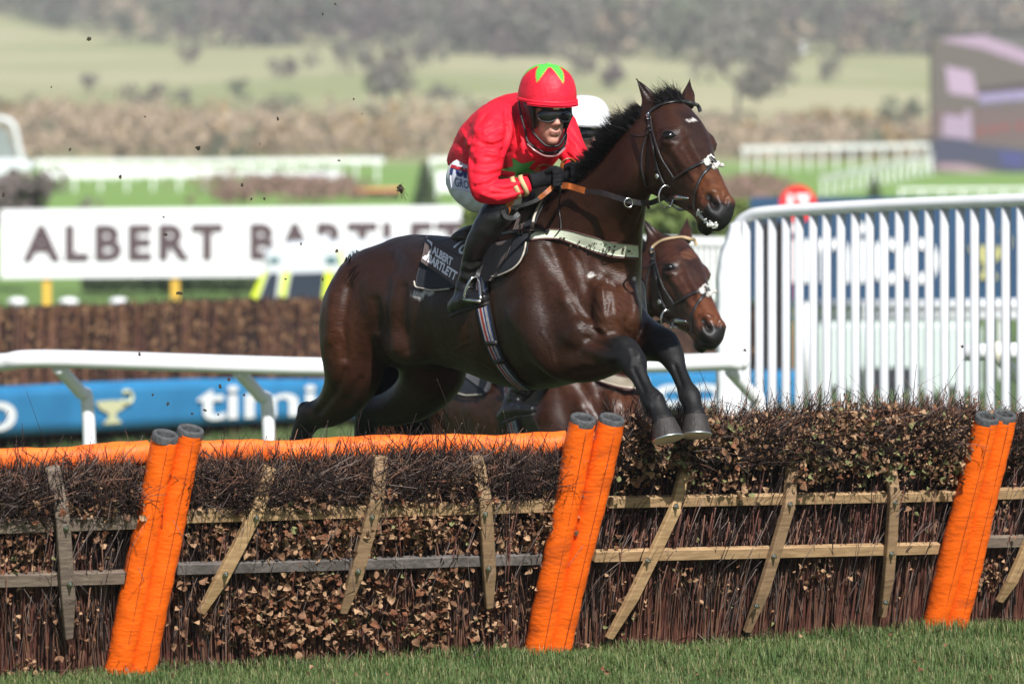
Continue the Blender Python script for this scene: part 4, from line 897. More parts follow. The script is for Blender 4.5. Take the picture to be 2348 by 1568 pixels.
# twig litter in the turf at the foot of the hurdles
ch = []
for i in range(4):
    fr = Frame(bases[i], bases[i + 1]); n = 150; X = r.uniform(0, fr.L, n); O = r.uniform(.02, .5, n) ** 1.3; p = fr.o + X[:, None] * fr.d + O[:, None] * np.array((fr.n[0], fr.n[1], 0)) + np.array((0, 0, .035)); d = r.normal(size=(n, 3)) * np.array((1, 1, .25)); d /= np.linalg.norm(d, axis=1)[:, None]; L_ = r.uniform(.02, .09, n)[:, None]; s_ = np.cross(d, (0, 0, 1)) * .0016
    v = np.stack([p - d * L_ - s_, p - d * L_ + s_, p + d * L_ + s_, p + d * L_ - s_], 1).reshape(-1, 3); ch.append((v, (np.arange(n) * 4)[:, None] + np.array([0, 1, 2, 3]), r.choice([0, 1, 2, 4], size=n)))
tmp = empty('s', (0, 0, 0)); lit = build_big('twig_litter', ch, twig_m, tmp); lit.parent = None; bpy.data.objects.remove(tmp); tag(lit, 'broken twigs littering the turf along the hurdles', 'twigs', kind='stuff')
# ------------------------------------------------------------------ riders
skin_m = M('skin', (.58, .29, .22), .5, (.46, .20, .15), 60, bump=.05, bscale=200)
lip_m = M('lips', (.30, .09, .08), .45)
red_silk = M('red_silk', (.74, .014, .034), .6, (.66, .010, .026), 9, bump=.25, bscale=28, spec=.2, stretch=(1, 1, 2.2))
green_silk = M('green_silk', (.05, .28, .04), .55, (.035, .20, .03), 12)
white_cloth = M('white_breeches', (.66, .66, .68), .6, (.56, .56, .58), 14, bump=.15, bscale=20)
glove_m = M('black_glove', (.006, .006, .008), .8, (.012, .012, .014), 60, bump=.2, bscale=250, spec=.15)
boot_m = M('polished_boot', (.005, .005, .006), .3, (.011, .010, .010), 18, bump=.12, bscale=40, spec=.4)
sole_m = M('boot_sole', (.018, .014, .012), .7)
band_m = M('elastic_band', (.50, .36, .18), .8)
lens_m = M('goggle_lens', (.006, .006, .007), .06, spec=.8)
clear_m = M('clear_lens', (.30, .17, .17), .15, spec=.6)
helm_black = M('helmet_lining', (.010, .010, .011), .5)
white_shell = M('white_helmet_silk', (.72, .72, .74), .4, (.66, .66, .68), 10)
red_print = M('red_print', (.40, .01, .02), .7); navy_print = M('navy_print', (.02, .03, .14), .7)
JL = np.array((.83, .56, 0.)); JL /= np.linalg.norm(JL)
def two_point(S, lat, b, n=24, sub=4):
    b.loft([((np.array(Q(*a)) + np.array(Q(*c))) / 2, (np.array(Q(*a)) - np.array(Q(*c))) / 2, lat * h) for a, c, h in S], n, sub)
def flow(p, amp, s, seed): return vnoise(p, s, seed) * amp
def wrinkle(v, f, lines, amp):
    """cloth folds: soft ridges along seen lines plus a little random slackness"""
    v = sculpt(v, f, [(pl, r, a * amp) for pl, r, a in lines]); n = normals(v, f)
    return v + n * (flow(v, .0022, 34, 3) + flow(v, .0012, 75, 9))[:, None]
class Face:
    def __init__(s, c, fwd, up):
        s.c = np.array(c); s.f = np.array(fwd) / np.linalg.norm(fwd); u = np.array(up, float); u -= s.f * u.dot(s.f); s.u = u / np.linalg.norm(u); s.l = np.cross(s.u, s.f)
    def p(s, l, f, u): return s.c + s.l * l + s.f * f + s.u * u        # l: image right positive when facing camera
    def ax(s, a, b_, c): return (s.l * a, s.f * b_, s.u * c)
def face_shapes(F_):
    b = MB()
    b.ell(F_.p(0, 0, .03), F_.ax(.070, .092, .095)); b.ell(F_.p(0, .03, -.045), F_.ax(.051, .062, .075))
    b.ell(F_.p(0, .062, -.098), F_.ax(.026, .024, .022))                                                    # chin
    b.loft([(F_.p(0, .085, .012), F_.l * .009, F_.f * .010), (F_.p(0, .100, -.012), F_.l * .011, F_.f * .013), (F_.p(0, .108, -.030), F_.l * .014, F_.f * .016), (F_.p(0, .098, -.040), F_.l * .015, F_.f * .012)], 12, 3)
    for s in (-1, 1):
        b.ell(F_.p(s * .040, .066, -.012), F_.ax(.022, .022, .018)); b.ell(F_.p(s * .013, .096, -.036), F_.ax(.008, .009, .007)); b.ell(F_.p(s * .03, .074, .018), F_.ax(.024, .016, .010)); b.ell(F_.p(s * .073, -.005, -.01), F_.ax(.008, .018, .03))
    b.ell(F_.p(0, .088, -.060), F_.ax(.023, .011, .0065)); b.ell(F_.p(0, .084, -.073), F_.ax(.020, .012, .007))  # lips
    return b
def helmet(F_, r, parent, capm, star):
    """silk-covered skull cap with peak; returns parts"""
    n, m = 96, 44; vs, fs = [], []
    for i in range(m + 1):
        t = i / m * math.radians(93)
        for j in range(n):
            a = 2 * math.pi * j / n; rr_ = 1 + .006 * math.sin(a * 6 + 1) * math.sin(t) + .012 * math.sin(9 * a + 4 * t) * max(0, t - 1.15)
            st_ = math.sin(t) ** .72; vs.append(F_.p(r[0] * st_ * math.sin(a) * rr_, r[1] * st_ * math.cos(a) * rr_ - .012, r[2] * math.cos(t) * rr_ + .058))
    fs = ringfaces(m + 1, n); c = len(vs); cap = MB().add(vs, fs)
    # rolled lower edge and peak
    rim = [F_.p(r[0] * 1.0 * math.sin(a), r[1] * 1.0 * math.cos(a) - .012, .052) for a in np.linspace(0, 2 * np.pi, 41)]
    cap.tube(rim, .007, 8, False)
    pk = []
    for k in range(5):
        for j in range(17):
            a = math.radians(-68 + 136 * j / 16); g = math.cos(a) ** .7 * .026 * k / 4
            pk.append(F_.p((r[0] + g * .3) * math.sin(a), r[1] * math.cos(a) - .012 + g, .050 - .007 * (k / 4)))
    cap.add(pk, [(i * 17 + j, i * 17 + j + 1, (i + 1) * 17 + j + 1, (i + 1) * 17 + j) for i in range(4) for j in range(16)])
    pk2 = [p - F_.u * .006 for p in pk]; cap.add(pk2, [(i * 17 + j, (i + 1) * 17 + j, (i + 1) * 17 + j + 1, i * 17 + j + 1) for i in range(4) for j in range(16)])
    return cap.build('helmet', capm, parent)
def jockey(P, name, label, m, parent_loc):
    root = empty(name, parent_loc, label, 'jockey', 'racing jockeys')
    F_ = Face(Q(*P['face']), P['fwd'], P['up'])
    # the body under the clothes: one skin
    b = face_shapes(F_); T = P['torso']
    nb = (np.array(Q(*T[-2][0])) + np.array(Q(*T[-2][1]))) / 2
    b.loft([(F_.p(0, -.01, -.04), F_.l * .052, F_.f * .056), (F_.p(0, -.03, -.11), F_.l * .05, F_.f * .054), (nb, F_.l * .06, F_.f * .07)], 16, 4)
    two_point([(a, c, h * .86) for a, c, h in T[:-1]], JL, b)
    for k in ('rarm', 'larm'): b.add(*limb([(q[0], q[1], q[2], q[3] * .6) for q in P[k]], .9))
    for k in ('rleg', 'lleg'): b.add(*limb([(q[0], q[1], q[2], q[3] * .72) for q in P[k]], .9))
    v, f = fuse(b, .0055, 4, .5); mk('body', v, f, skin_m, root)
    # jacket
    b = MB(); two_point(T, JL, b)
    b.add(*limb(P['rarm'], .92, 20, 5)); b.add(*limb(P['larm'], .92, 20, 5))
    v, f = fuse(b, .006, 10, .5); v = wrinkle(v, f, P.get('folds', []), 1.5); jk = mk('jacket', v, f, m['jacket'], root)
    jbv = BVHTree.FromPolygons([Vector(x) for x in v], f)
    # breeches
    b = MB(); b.ell(Q(*P['seat']), (JL * .165, np.array((.07, -.10, .07)), np.array((-.02, .05, .125)))); b.add(*limb(P['rleg'], 1, 18, 4)); b.add(*limb(P['lleg'], 1, 18, 4))
    v, f = fuse(b, .009, 10, .5); v = wrinkle(v, f, P.get('bfolds', []), 1.0); br = mk('breeches', v, f, m['breeches'], root)
    bbv = BVHTree.FromPolygons([Vector(x) for x in v], f)
    # boots
    for k in ('rboot', 'lboot'):
        if k not in P: continue
        b = MB(); b.add(*limb(P[k], 1, 20, 5)); b.add(*limb(P[k + '_foot'], .95, 16, 4)); v, f = fuse(b, .007, 6, .5)
        v = wrinkle(v, f, P.get('bootfolds', []) if k == 'rboot' else [], 1.0); bo = mk('boot', v, f, boot_m, root)
        q = P[k + '_foot']; b = MB(); b.add(*limb([(u, vv + w_ * .40, y, w_ * .30) for u, vv, y, w_ in q], 2.4, 12, 4)); b.build('sole', sole_m, bo)
    # gloves: palm, four curled fingers and a thumb each
    for gl in P['hands']:
        u, v_, y, s = gl; b = MB(); X = np.array((1, 0, 0.)); Z = np.array((0, 0, 1.)); c = np.array(Q(u, v_, y))
        b.add(*limb([(u - 46 * s, v_ + 10 * s, y - .01, 38), (u - 22 * s, v_ + 5 * s, y, 36), (u, v_, y, 42 * s), (u + 14 * s, v_, y, 38 * s)], .75))
        for i in range(4):
            z0 = .026 - .0165 * i; ln = (.03, .034, .032, .026)[i]
            pts = [c + X * .022 + Z * (z0 + .004) + np.array((0, .015, 0)), c + X * (.030 + ln * .4) + Z * z0 + np.array((0, -.012, 0)), c + X * (.026 + ln * .3) + Z * (z0 - .006) + np.array((0, -.036, 0)), c + X * .008 + Z * (z0 - .010) + np.array((0, -.040, 0))]
            b.tube(catmull(pts, 4), .0098 - .0008 * i, 10)
        b.tube(catmull([c + Z * .018 - X * .015 + np.array((0, -.02, 0)), c + Z * .034 + X * .012 + np.array((0, -.034, 0)), c + Z * .028 + X * .036 + np.array((0, -.036, 0))], 4), [.012, .012, .0118, .0116, .0114, .0112, .011, .0108, .0100], 10)
        v, f = fuse(b, .0042, 4, .5); mk('glove', v, f, glove_m, root)
    # helmet, lining, goggles, straps
    hm = helmet(F_, (.112, .130, m.get('dome', .130)), root, m['cap'], None)
    b = MB(); b.ell(F_.p(0, -.008, .055), F_.ax(.092, .112, .055)); b.ell(F_.p(0, .080, .034), F_.ax(.070, .034, .022))
    for s in (-1, 1): b.loft([(F_.p(s * .078, -.005, .04), F_.f * .046, F_.l * .015), (F_.p(s * .076, .004, -.012), F_.f * .046, F_.l * .015), (F_.p(s * .066, .012, -.058), F_.f * .028, F_.l * .011)], 12, 3)
    b.build('helmet_lining', helm_black, hm)
    gg = MB(); vs = []
    for i in range(9):
        for j in range(17):
            a = (j / 16 - .5) * 2; zz = (i / 8 - .5) * 2; hh = .0245 * max(.05, 1 - abs(a) ** 3.2) ** .5 * (1 - .45 * math.exp(-(a / .2) ** 2) * (zz < 0)); vs.append(F_.p(.076 * math.sin(a * 1.2), .050 + .064 * math.cos(a * 1.12) - .007 * zz * zz, .001 + zz * hh - .004 * abs(a)))
    gg.add(vs, [(i * 17 + j, i * 17 + j + 1, (i + 1) * 17 + j + 1, (i + 1) * 17 + j) for i in range(8) for j in range(16)])
    go = gg.build('goggles', lens_m, hm)
    fr = [np.array(vs[j]) for j in range(17)] + [np.array(vs[i * 17 + 16]) for i in range(1, 9)] + [np.array(vs[8 * 17 + j]) for j in range(15, -1, -1)] + [np.array(vs[i * 17]) for i in range(7, -1, -1)]
    b = MB(); b.tube([p + F_.f * .002 for p in fr], .0035, 6, False); b.build('goggle_frame', helm_black, go)
    b = MB(); b.box(F_.p(.004, .112, .030), F_.l * .024, F_.f * .003, F_.u * .006); b.build('goggle_badge', steel, go)
    for s in (-1, 1):
        b = MB(); b.tube(catmull([F_.p(s * .074, .0, -.03), F_.p(s * .066, .03, -.075), F_.p(s * .03, .062, -.118), F_.p(0, .064, -.124)], 5), .005, 6); b.build('chin_strap', helm_black, hm)
    b = MB(); b.tube(catmull([F_.p(0, .086, -.0665) - F_.l * .02, F_.p(0, .097, -.0665), F_.p(0, .086, -.0665) + F_.l * .02], 4), .0022, 6); b.build('mouth', lip_m, root)
    return root, F_, hm, jbv, bbv, jk, br
capm = M('jockey_cap_silk', (1, 1, 1), .52, (.88, .84, .84), 12, attr='Col', spec=.28, bump=.3, bscale=26)
P1 = dict(face=(1256, 259, 20.04), fwd=(.34, -.93, -.12), up=(.04, -.12, 1),
    torso=[((1062, 352, 20.74), (1112, 412, 20.48), .125), ((1078, 318, 20.72), (1142, 412, 20.40), .150), ((1105, 268, 20.64), (1182, 412, 20.28), .168), ((1145, 230, 20.52), (1224, 400, 20.16), .172), ((1188, 212, 20.4), (1250, 366, 20.07), .150), ((1216, 218, 20.27), (1262, 330, 20.03), .09)],
    rarm=[(1152, 268, 20.20, 84), (1135, 292, 20.10, 96), (1120, 345, 20.0, 84), (1109, 400, 19.95, 76), (1112, 436, 19.92, 66), (1150, 440, 19.91, 58), (1186, 430, 19.92, 46), (1214, 423, 19.93, 43)],
    larm=[(1266, 270, 20.40, 78), (1282, 294, 20.38, 84), (1304, 334, 20.32, 74), (1322, 374, 20.26, 60), (1308, 400, 20.2, 52), (1290, 404, 20.16, 42)],
    seat=(1110, 402, 20.60), rleg=[(1072, 405, 20.48, 108), (1092, 438, 20.32, 98), (1134, 456, 20.10, 76), (1170, 460, 19.99, 64), (1160, 482, 19.99, 56)],
    lleg=[(1170, 400, 20.78, 100), (1230, 425, 20.62, 90), (1290, 445, 20.42, 70), (1290, 480, 20.42, 60)],
    rboot=[(1166, 462, 19.97, 66), (1150, 478, 19.98, 76), (1130, 504, 19.98, 74), (1108, 536, 19.99, 62), (1092, 566, 20.01, 54), (1081, 600, 20.04, 48), (1074, 632, 20.06, 46), (1067, 658, 20.07, 47), (1062, 682, 20.08, 48)],
    rboot_foot=[(1040, 706, 20.12, 38), (1060, 692, 20.06, 50), (1086, 686, 19.99, 44), (1106, 685, 19.94, 36), (1116, 686, 19.91, 24)],
    lboot=[(1292, 450, 20.42, 66), (1270, 520, 20.50, 76), (1240, 600, 20.6, 56), (1222, 650, 20.65, 46)], lboot_foot=[(1200, 700, 20.7, 40), (1220, 690, 20.6, 48), (1262, 684, 20.5, 34)],
    hands=[(1262, 406, 19.935, 1.0), (1303, 396, 20.12, .9)],
    folds=[(V(1092, 300, 1120, 312, 1150, 300, 1162, 280), 7, 5), (V(1090, 318, 1122, 334, 1158, 322), 6, -6), (V(1096, 345, 1126, 356, 1150, 350), 5, 4), (V(1084, 372, 1110, 380, 1145, 372), 5, -4), (V(1160, 250, 1165, 300, 1160, 345), 6, -9), (V(1172, 255, 1180, 310), 8, 5), (V(1150, 345, 1158, 385), 6, -8),
           (V(1120, 420, 1150, 414, 1180, 410), 5, -4), (V(1105, 445, 1140, 458, 1180, 450), 5, 4), (V(1130, 430, 1160, 436, 1195, 428), 4, -4), (V(1195, 230, 1190, 290, 1200, 350), 6, 5), (V(1205, 300, 1215, 350), 6, -5), (V(1040, 330, 1075, 350, 1085, 380), 7, -5), (V(1050, 300, 1080, 330), 8, 4),
           (V(1290, 300, 1315, 330, 1335, 350), 6, 4), (V(1275, 320, 1300, 350, 1320, 375), 5, -6), (V(1180, 240, 1140, 262, 1110, 290), 9, 4), (V(1100, 260, 1085, 300, 1075, 330), 8, 5), (V(1075, 290, 1062, 325), 7, -5)] + [(V(*l), r_, a_) for l, r_, a_ in (((1088, 330, 1110, 322, 1130, 326, 1150, 318), 3.4, 4), ((1086, 340, 1112, 333, 1152, 330), 3.4, -4), ((1095, 362, 1120, 352, 1152, 360), 3.4, 4), ((1088, 388, 1116, 394, 1148, 384), 3.4, 4), ((1084, 398, 1112, 404, 1146, 396), 3.4, -4), ((1092, 420, 1120, 412, 1150, 398), 3.6, 4), ((1086, 428, 1118, 424, 1150, 408), 3.4, -4), ((1130, 452, 1160, 452, 1200, 440), 3.2, 3), ((1126, 444, 1164, 444, 1204, 432), 3.2, -3), ((1150, 430, 1176, 424, 1204, 416), 3.2, 3.4), ((1110, 300, 1132, 290, 1156, 272), 3.6, 4), ((1104, 312, 1130, 303, 1158, 290), 3.6, -4), ((1168, 262, 1172, 300, 1166, 340), 3.6, 5), ((1178, 270, 1186, 320, 1180, 356), 3.6, -4), ((1140, 240, 1120, 256, 1098, 282), 4, -4), ((1060, 300, 1072, 322, 1080, 350), 4, 4), ((1048, 326, 1066, 342, 1078, 368), 3.6, -4), ((1212, 250, 1204, 280, 1206, 312), 4, 4), ((1222, 330, 1234, 352, 1252, 360), 3.6, -4), ((1290, 290, 1306, 316, 1322, 334), 3.6, 4), ((1300, 286, 1318, 310, 1332, 326), 3.6, -4), ((1282, 330, 1300, 348, 1316, 356), 3.6, 4))],
    bfolds=[(V(1035, 445, 1050, 430), 4, -4), (V(1045, 458, 1062, 438), 4, 4), (V(1055, 465, 1072, 445), 4, -4), (V(1068, 472, 1082, 452), 4, 4), (V(1030, 420, 1060, 410), 5, -3), (V(1078, 475, 1092, 458), 4, -4)],
    bootfolds=[(V(1060, 622, 1076, 628, 1092, 622), 3.4, -5), (V(1056, 634, 1074, 640, 1090, 634), 3.4, 5), (V(1050, 646, 1068, 652, 1086, 648), 3.4, -5), (V(1064, 610, 1080, 616, 1098, 608), 3.4, 4), (V(1066, 598, 1084, 604, 1100, 598), 3.4, -4), (V(1048, 660, 1066, 666, 1084, 662), 3.4, 4), (V(1140, 500, 1120, 560, 1100, 610), 6, 3)])
rider, RF, hm, jbv, bbv, jk, br = jockey(P1, 'jockey', 'jockey in bright red silks and red cap with green star, crouched over the leading horse', dict(jacket=red_silk, breeches=white_cloth, cap=capm), tuple(Q(1110, 430, 20.5)))
# green star on the cap, spread from the crown
hvv = np.array([tuple(Vector(x.co) + wloc(hm)) for x in hm.data.vertices]) - RF.c
hlx = np.stack([hvv @ RF.l / .112, (hvv @ RF.f + .012) / .130, (hvv @ RF.u - .058) / .130], 1)
pol = np.degrees(np.arccos(np.clip(hlx[:, 2] / (np.linalg.norm(hlx, axis=1) + 1e-9), -1, 1))); az = np.degrees(np.arctan2(hlx[:, 0], hlx[:, 1]))
tri = np.abs(((az - 12) / 60 + .5) % 1 - .5) * 2                       # 0 at a point of the star, 1 between
grn = sstep(2, -2, pol - (24 + 36 * np.clip(1 - tri * 1.3, 0, 1)))
hc = np.tile(np.array((.72, .016, .040)), (len(hvv), 1)); hc = mixc(hc, (.10, .55, .07), grn)
hc = mixc(hc, (.05, .012, .012), .8 * sstep(.75, 1.0, vnoise(hvv, 160, 5)) * (pol > 40)); setcol(hm, hc)
b = MB(); b.ell(RF.p(0, -.012, .058 + .131), RF.ax(.012, .012, .005)); b.build('cap_button', M('cap_green', (.12, .55, .08), .4), hm)
# star on the chest
cs = np.array((1194, 386.)); an = np.linspace(0, 2 * np.pi, 11)[:-1] + .5; SP = [cs + np.array((math.cos(a) * r_ * 1.25, math.sin(a) * r_ * .75)) for a, r_ in zip(an, [37, 15] * 5)]
P = []; fs = []
allp = [cs] + SP; ring_ = []
for k in range(10):
    a_, b_ = SP[k], SP[(k + 1) % 10]; i0 = len(P)
    for i in range(5):
        for j in range(5): P.append(np.array(surf(*(cs * (1 - i / 4) + (a_ * (1 - j / 4) + b_ * j / 4) * (i / 4)), .0025, jbv, 20.15)[0]))
    fs += [(i0 + i * 5 + j, i0 + (i + 1) * 5 + j, i0 + (i + 1) * 5 + j + 1, i0 + i * 5 + j + 1) for i in range(4) for j in range(4)]
P = np.array(P); keep = [q for q in fs if max(P[i][1] for i in q) - min(P[i][1] for i in q) < .06 and P[list(q)][:, 1].mean() > 20.0]
mk('star', P, fs, green_silk, jk)
# elastic bands at the cuff, collar, clear goggles hanging at the neck
for u, v_, w_ in ((1181, 431, 49), (1199, 426, 46)):
    d_ = px(19.93) * w_ * .5; c = np.array(Q(u, v_, 19.925)); t = np.array(Q(1214, 423, 19.93)) - np.array(Q(1160, 437, 19.92)); t /= np.linalg.norm(t); a_ = np.cross(t, (0, 1, 0)); a_ /= np.linalg.norm(a_); c2 = np.cross(a_, t)
    vs = []
    for k in range(33):
        an_ = k / 32 * 2 * math.pi; q = c + a_ * math.cos(an_) * d_ * 1.0 + c2 * math.sin(an_) * d_ * .96
        for off in (-.008, .008): vs.append(q + t * (off + .004 * math.sin(an_ * 2)))
    vs = np.array(vs).reshape(33, 2, 3); out = vs + ((vs - c) / np.linalg.norm(vs - c, axis=2)[..., None]) * .004; A = np.concatenate([vs, out[:, ::-1]], 1).reshape(-1, 3)
    mk('elastic_band', A, ringfaces(33, 4), band_m, jk)
pts = [np.array(surf(u, v_, .012, jbv, 20.05)[0]) for u, v_ in ((1206, 300), (1211, 325), (1226, 340), (1250, 347), (1272, 345), (1288, 332), (1292, 308))]
b = MB(); b.tube(catmull(pts, 5), .0048, 8); ng = b.build('hanging_goggles', helm_black, rider)
b = MB(); b.tube(catmull([p + np.array((0, -.012, -.012)) for p in pts[1:6]], 5), .007, 8, flat=.5); b.build('clear_lens', clear_m, ng)
b = MB(); b.tube(catmull([np.array(Q(1190, 232, 20.1)), np.array(Q(1194, 262, 20.02)), np.array(Q(1204, 300, 20.0))], 5), .004, 6); b.build('helmet_cord', helm_black, hm)
# print on the breeches
pv, pf, PG, PE = patch(V(1036, 378, 1032, 400, 1036, 432), V(1098, 396, 1096, 420, 1094, 444), 14, 16, .002, .002, bv=bbv)
pp = mk('sponsor_patch', pv, pf, M('patch_white', (.62, .62, .70), .6), br)
print_on(PG, PE, 'rom', .02, .9, .02, .52, 'lettering', navy_print, pp, .05); print_on(PG, PE, 'GROUP', .18, 1.0, .60, .92, 'lettering', navy_print, pp, .0)
v, f = refine(*text_mesh('rom', 1, .05), 2); lo, hi = v.min(0), v.max(0); w_ = (v - lo) / (hi - lo + 1e-9); kf = [q for q in f if np.mean([w_[i, 1] for i in q]) > .58]
mk('lettering', on_grid(PG, PE, .02 + .5 * (1 - w_[:, 1]), .02 + .88 * w_[:, 0], .004), kf, red_print, pp, smooth=False)
# stirrup, whip and loose rein ends
b = MB(); b.tube(catmull([np.array(Q(*p)) for p in ((1064, 684, 19.97), (1071, 658, 19.96), (1082, 638, 19.96), (1093, 634, 19.98), (1099, 648, 19.95), (1102, 688, 19.90))], 5), .0055, 8); b.tube([Q(1064, 686, 19.97), Q(1102, 692, 19.90)], .007, 8); st = b.build('stirrup', steel, saddle_o)
band([Q(1094, 636, 20.0), Q(1098, 622, 20.02), Q(1103, 606, 20.06)], .016, .003, 'stirrup_leather', black_leather, saddle_o)
band([Q(1160, 488, 19.93), Q(1176, 452, 19.91), Q(1192, 432, 19.90)], .026, .003, 'rein_loop', tan_leather, rein)
band([Q(1172, 476, 19.92), Q(1200, 470, 19.90), Q(1232, 458, 19.90), Q(1258, 438, 19.91)], .014, .003, 'rein_loop', black_leather, rein)
band([Q(1236, 455, 19.90), Q(1252, 442, 19.90), Q(1268, 428, 19.92)], .018, .003, 'rein_loop', tan_leather, rein)
band([Q(1152, 480, 19.92), Q(1160, 496, 19.90), Q(1176, 500, 19.90), Q(1190, 490, 19.91)], .018, .003, 'rein_loop', black_leather, rein)
band([Q(1232, 404, 20.1), Q(1234, 386, 20.08), Q(1246, 378, 20.08), Q(1266, 384, 20.1)], .014, .002, 'rein_loop', tan_leather, rein, n=(0, .3, 1))
band([Q(1288, 396, 20.02), Q(1290, 374, 20.0), Q(1304, 364, 20.0), Q(1318, 372, 20.02)], .014, .002, 'rein_loop', tan_leather, rein, n=(0, .3, 1))
b = MB(); b.tube(catmull([np.array(Q(*p)) for p in ((1140, 478, 19.96), (1150, 470, 19.93), (1156, 486, 19.93))], 4), .006, 6); b.build('buckle', steel, saddle_o)
# ------------------------------------------------------------------ second horse (same build, redder coat) and its rider
SH = np.array((.107, 3.40, -.583))
coat2 = M('red_bay_coat', (1, 1, 1), .42, (.6, .48, .44), 40, bump=.10, bscale=150, spec=.38, attr='Col', detail=6)
coat_gloss(coat2); coat_hair(coat2)
horse2 = horse.copy(); col.objects.link(horse2); horse2.location = Vector(horse.location) + Vector(SH)
horse2['label'] = 'second bay horse half hidden behind the leading horse, tan browband, head beside the white pillar'
swap = {'bay_coat': coat2}
tanband = M('cream_browband', (.42, .30, .17), .6)
skip = {'mouth_lather', 'neck_cord', 'forelock'}
newcol = None
for ch in list(horse.children):
    if ch.name.split('.')[0] in skip: continue
    c = ch.copy(); col.objects.link(c); c.parent = horse2
    nm = ch.name.split('.')[0]
    if nm == 'body':
        c.data = ch.data.copy(); c.data.materials[0] = coat2
        C2 = C * (1 + (np.array((.12, .05, .0)))[None] * (1 - sstep(.08, .16, C[:, 0]))[:, None]); wh = ((huv - (1588, 276)) / (22, 12)); m_ = (wh ** 2).sum(1) < 1.4; C2[m_] = (.10, .04, .02)
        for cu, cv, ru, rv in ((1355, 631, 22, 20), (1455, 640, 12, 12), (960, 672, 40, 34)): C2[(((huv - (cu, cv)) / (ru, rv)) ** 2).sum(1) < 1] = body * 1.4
        c.data.color_attributes['Col'].data.foreach_set('color', np.concatenate([np.clip(C2, 0, 1), np.ones((len(C2), 1))], 1).ravel())
    if nm == 'breast_girth': c.location = (0, -.03, -.085); c.data = ch.data.copy(); c.data.materials[0] = M('cream_web', (.52, .45, .36), .7, (.40, .33, .25), 20)
    if nm == 'bridle': c.data = ch.data.copy(); c.data.materials[0] = tanband
    for g in ch.children:
        gn = g.name.split('.')[0]
        if gn in ('lettering', 'emblem', 'emblem_figure', 'mud_splash', 'stirrup', 'stirrup_leather', 'rein_loop', 'girth_strap'): continue
        if gn == 'number_cloth':
            d = g.copy(); d.data = g.data.copy(); d.data.materials[0] = M('grey_cloth', (.06, .06, .065), .8)
        else: d = g.copy()
        col.objects.link(d); d.parent = c
dark_silk = M('dark_silk', (.02, .02, .03), .5, (.03, .03, .04), 9, bump=.3, bscale=22)
P2 = dict(face=(1342, 303, 23.30), fwd=(.38, -.92, -.10), up=(.04, -.10, 1),
    torso=[((1160, 730, 23.95), (1230, 730, 23.70), .125), ((1175, 640, 23.95), (1262, 650, 23.65), .150), ((1215, 540, 23.90), (1310, 560, 23.55), .165), ((1265, 450, 23.8), (1360, 480, 23.45), .182), ((1310, 400, 23.68), (1385, 440, 23.38), .16), ((1340, 390, 23.55), (1375, 420, 23.38), .085)],
    rarm=[(1262, 410, 23.5, 70), (1250, 440, 23.42, 80), (1255, 520, 23.35, 70), (1275, 590, 23.25, 60), (1320, 640, 23.2, 50), (1360, 690, 23.15, 40)],
    larm=[(1400, 415, 23.8, 70), (1425, 440, 23.75, 78), (1440, 520, 23.7, 68), (1430, 590, 23.6, 58), (1410, 640, 23.5, 48), (1395, 690, 23.4, 38)],
    seat=(1200, 755, 23.95), rleg=[(1165, 760, 23.82, 92), (1190, 790, 23.65, 84), (1230, 805, 23.45, 66), (1262, 812, 23.36, 56), (1256, 835, 23.36, 50)],
    lleg=[(1250, 760, 24.1, 86), (1300, 780, 24.0, 76), (1350, 795, 23.85, 60), (1350, 830, 23.85, 50)],
    rboot=[(1262, 812, 23.35, 60), (1246, 835, 23.36, 66), (1222, 860, 23.38, 66), (1196, 890, 23.40, 54), (1176, 920, 23.43, 44), (1168, 935, 23.44, 42)],
    rboot_foot=[(1150, 958, 23.48, 32), (1168, 945, 23.42, 42), (1196, 938, 23.34, 36), (1216, 940, 23.28, 30), (1224, 942, 23.25, 20)],
    hands=[(1385, 700, 23.15, .8), (1412, 696, 23.3, .8)], bootfolds=[(V(1176, 900, 1196, 908), 4, -6), (V(1170, 914, 1190, 920), 4, 6), (V(1166, 926, 1184, 932), 4, -6), (V(1186, 884, 1206, 892), 4, 5)])
rider2, RF2, hm2, j2, b2, jk2, br2 = jockey(P2, 'jockey', 'jockey in white helmet half hidden behind the leading horse neck', dict(jacket=dark_silk, breeches=white_cloth, cap=white_shell, dome=.106), tuple(Q(1200, 780, 23.7)))
# ------------------------------------------------------------------ course furniture behind the hurdles
white_pvc = M('white_pvc', (.80, .80, .81), .35, (.73, .73, .74), 6, spec=.5)
white_vinyl = M('white_vinyl', (.74, .75, .77), .5, (.68, .69, .71), 5, bump=.25, bscale=12)
def gpt(u, y): x = (u - UC) * y / FPX; return Vector((x, y, float(gz(x, y))))
def gooseneck(u, v, y, parent, rad=.036, du=58, name='post'):
    g = gpt(u + du + 18, y + .25); P = [Q(u, v, y), Q(u + du * .35, v + 22, y + .08), Q(u + du * .9, v + 58, y + .2), Q(u + du + 10, v + 88, y + .24), g + Vector((0, 0, .3)), g + Vector((0, 0, -.1))]
    b = MB(); b.tube(catmull([np.array(p) for p in P], 5), rad, 14); return b.build(name, white_pvc, parent)
rr_y = 28.0
rail = empty('running_rail', gpt(600, rr_y), 'near white plastic running rail with bent posts running behind the horses', 'rail')
b = MB(); b.tube(catmull([np.array(Q(*p)) for p in ((-160, 838, 28.4), (0, 831, 28.1), (130, 823, 28), (740, 841, 28), (1100, 838, 28), (1500, 834, 28), (1704, 828, 27.9))], 8), .0485, 20); b.build('rail_tube', white_pvc, rail)
b = MB(); b.ell(Q(1706, 828, 27.9), ((.03, 0, 0), (0, .049, 0), (0, 0, .049))); b.build('end_cap', white_pvc, rail)
for u in (133, 545, 957, 1370, 1675): gooseneck(u, 842 if u < 500 else 850, 28.02, rail)
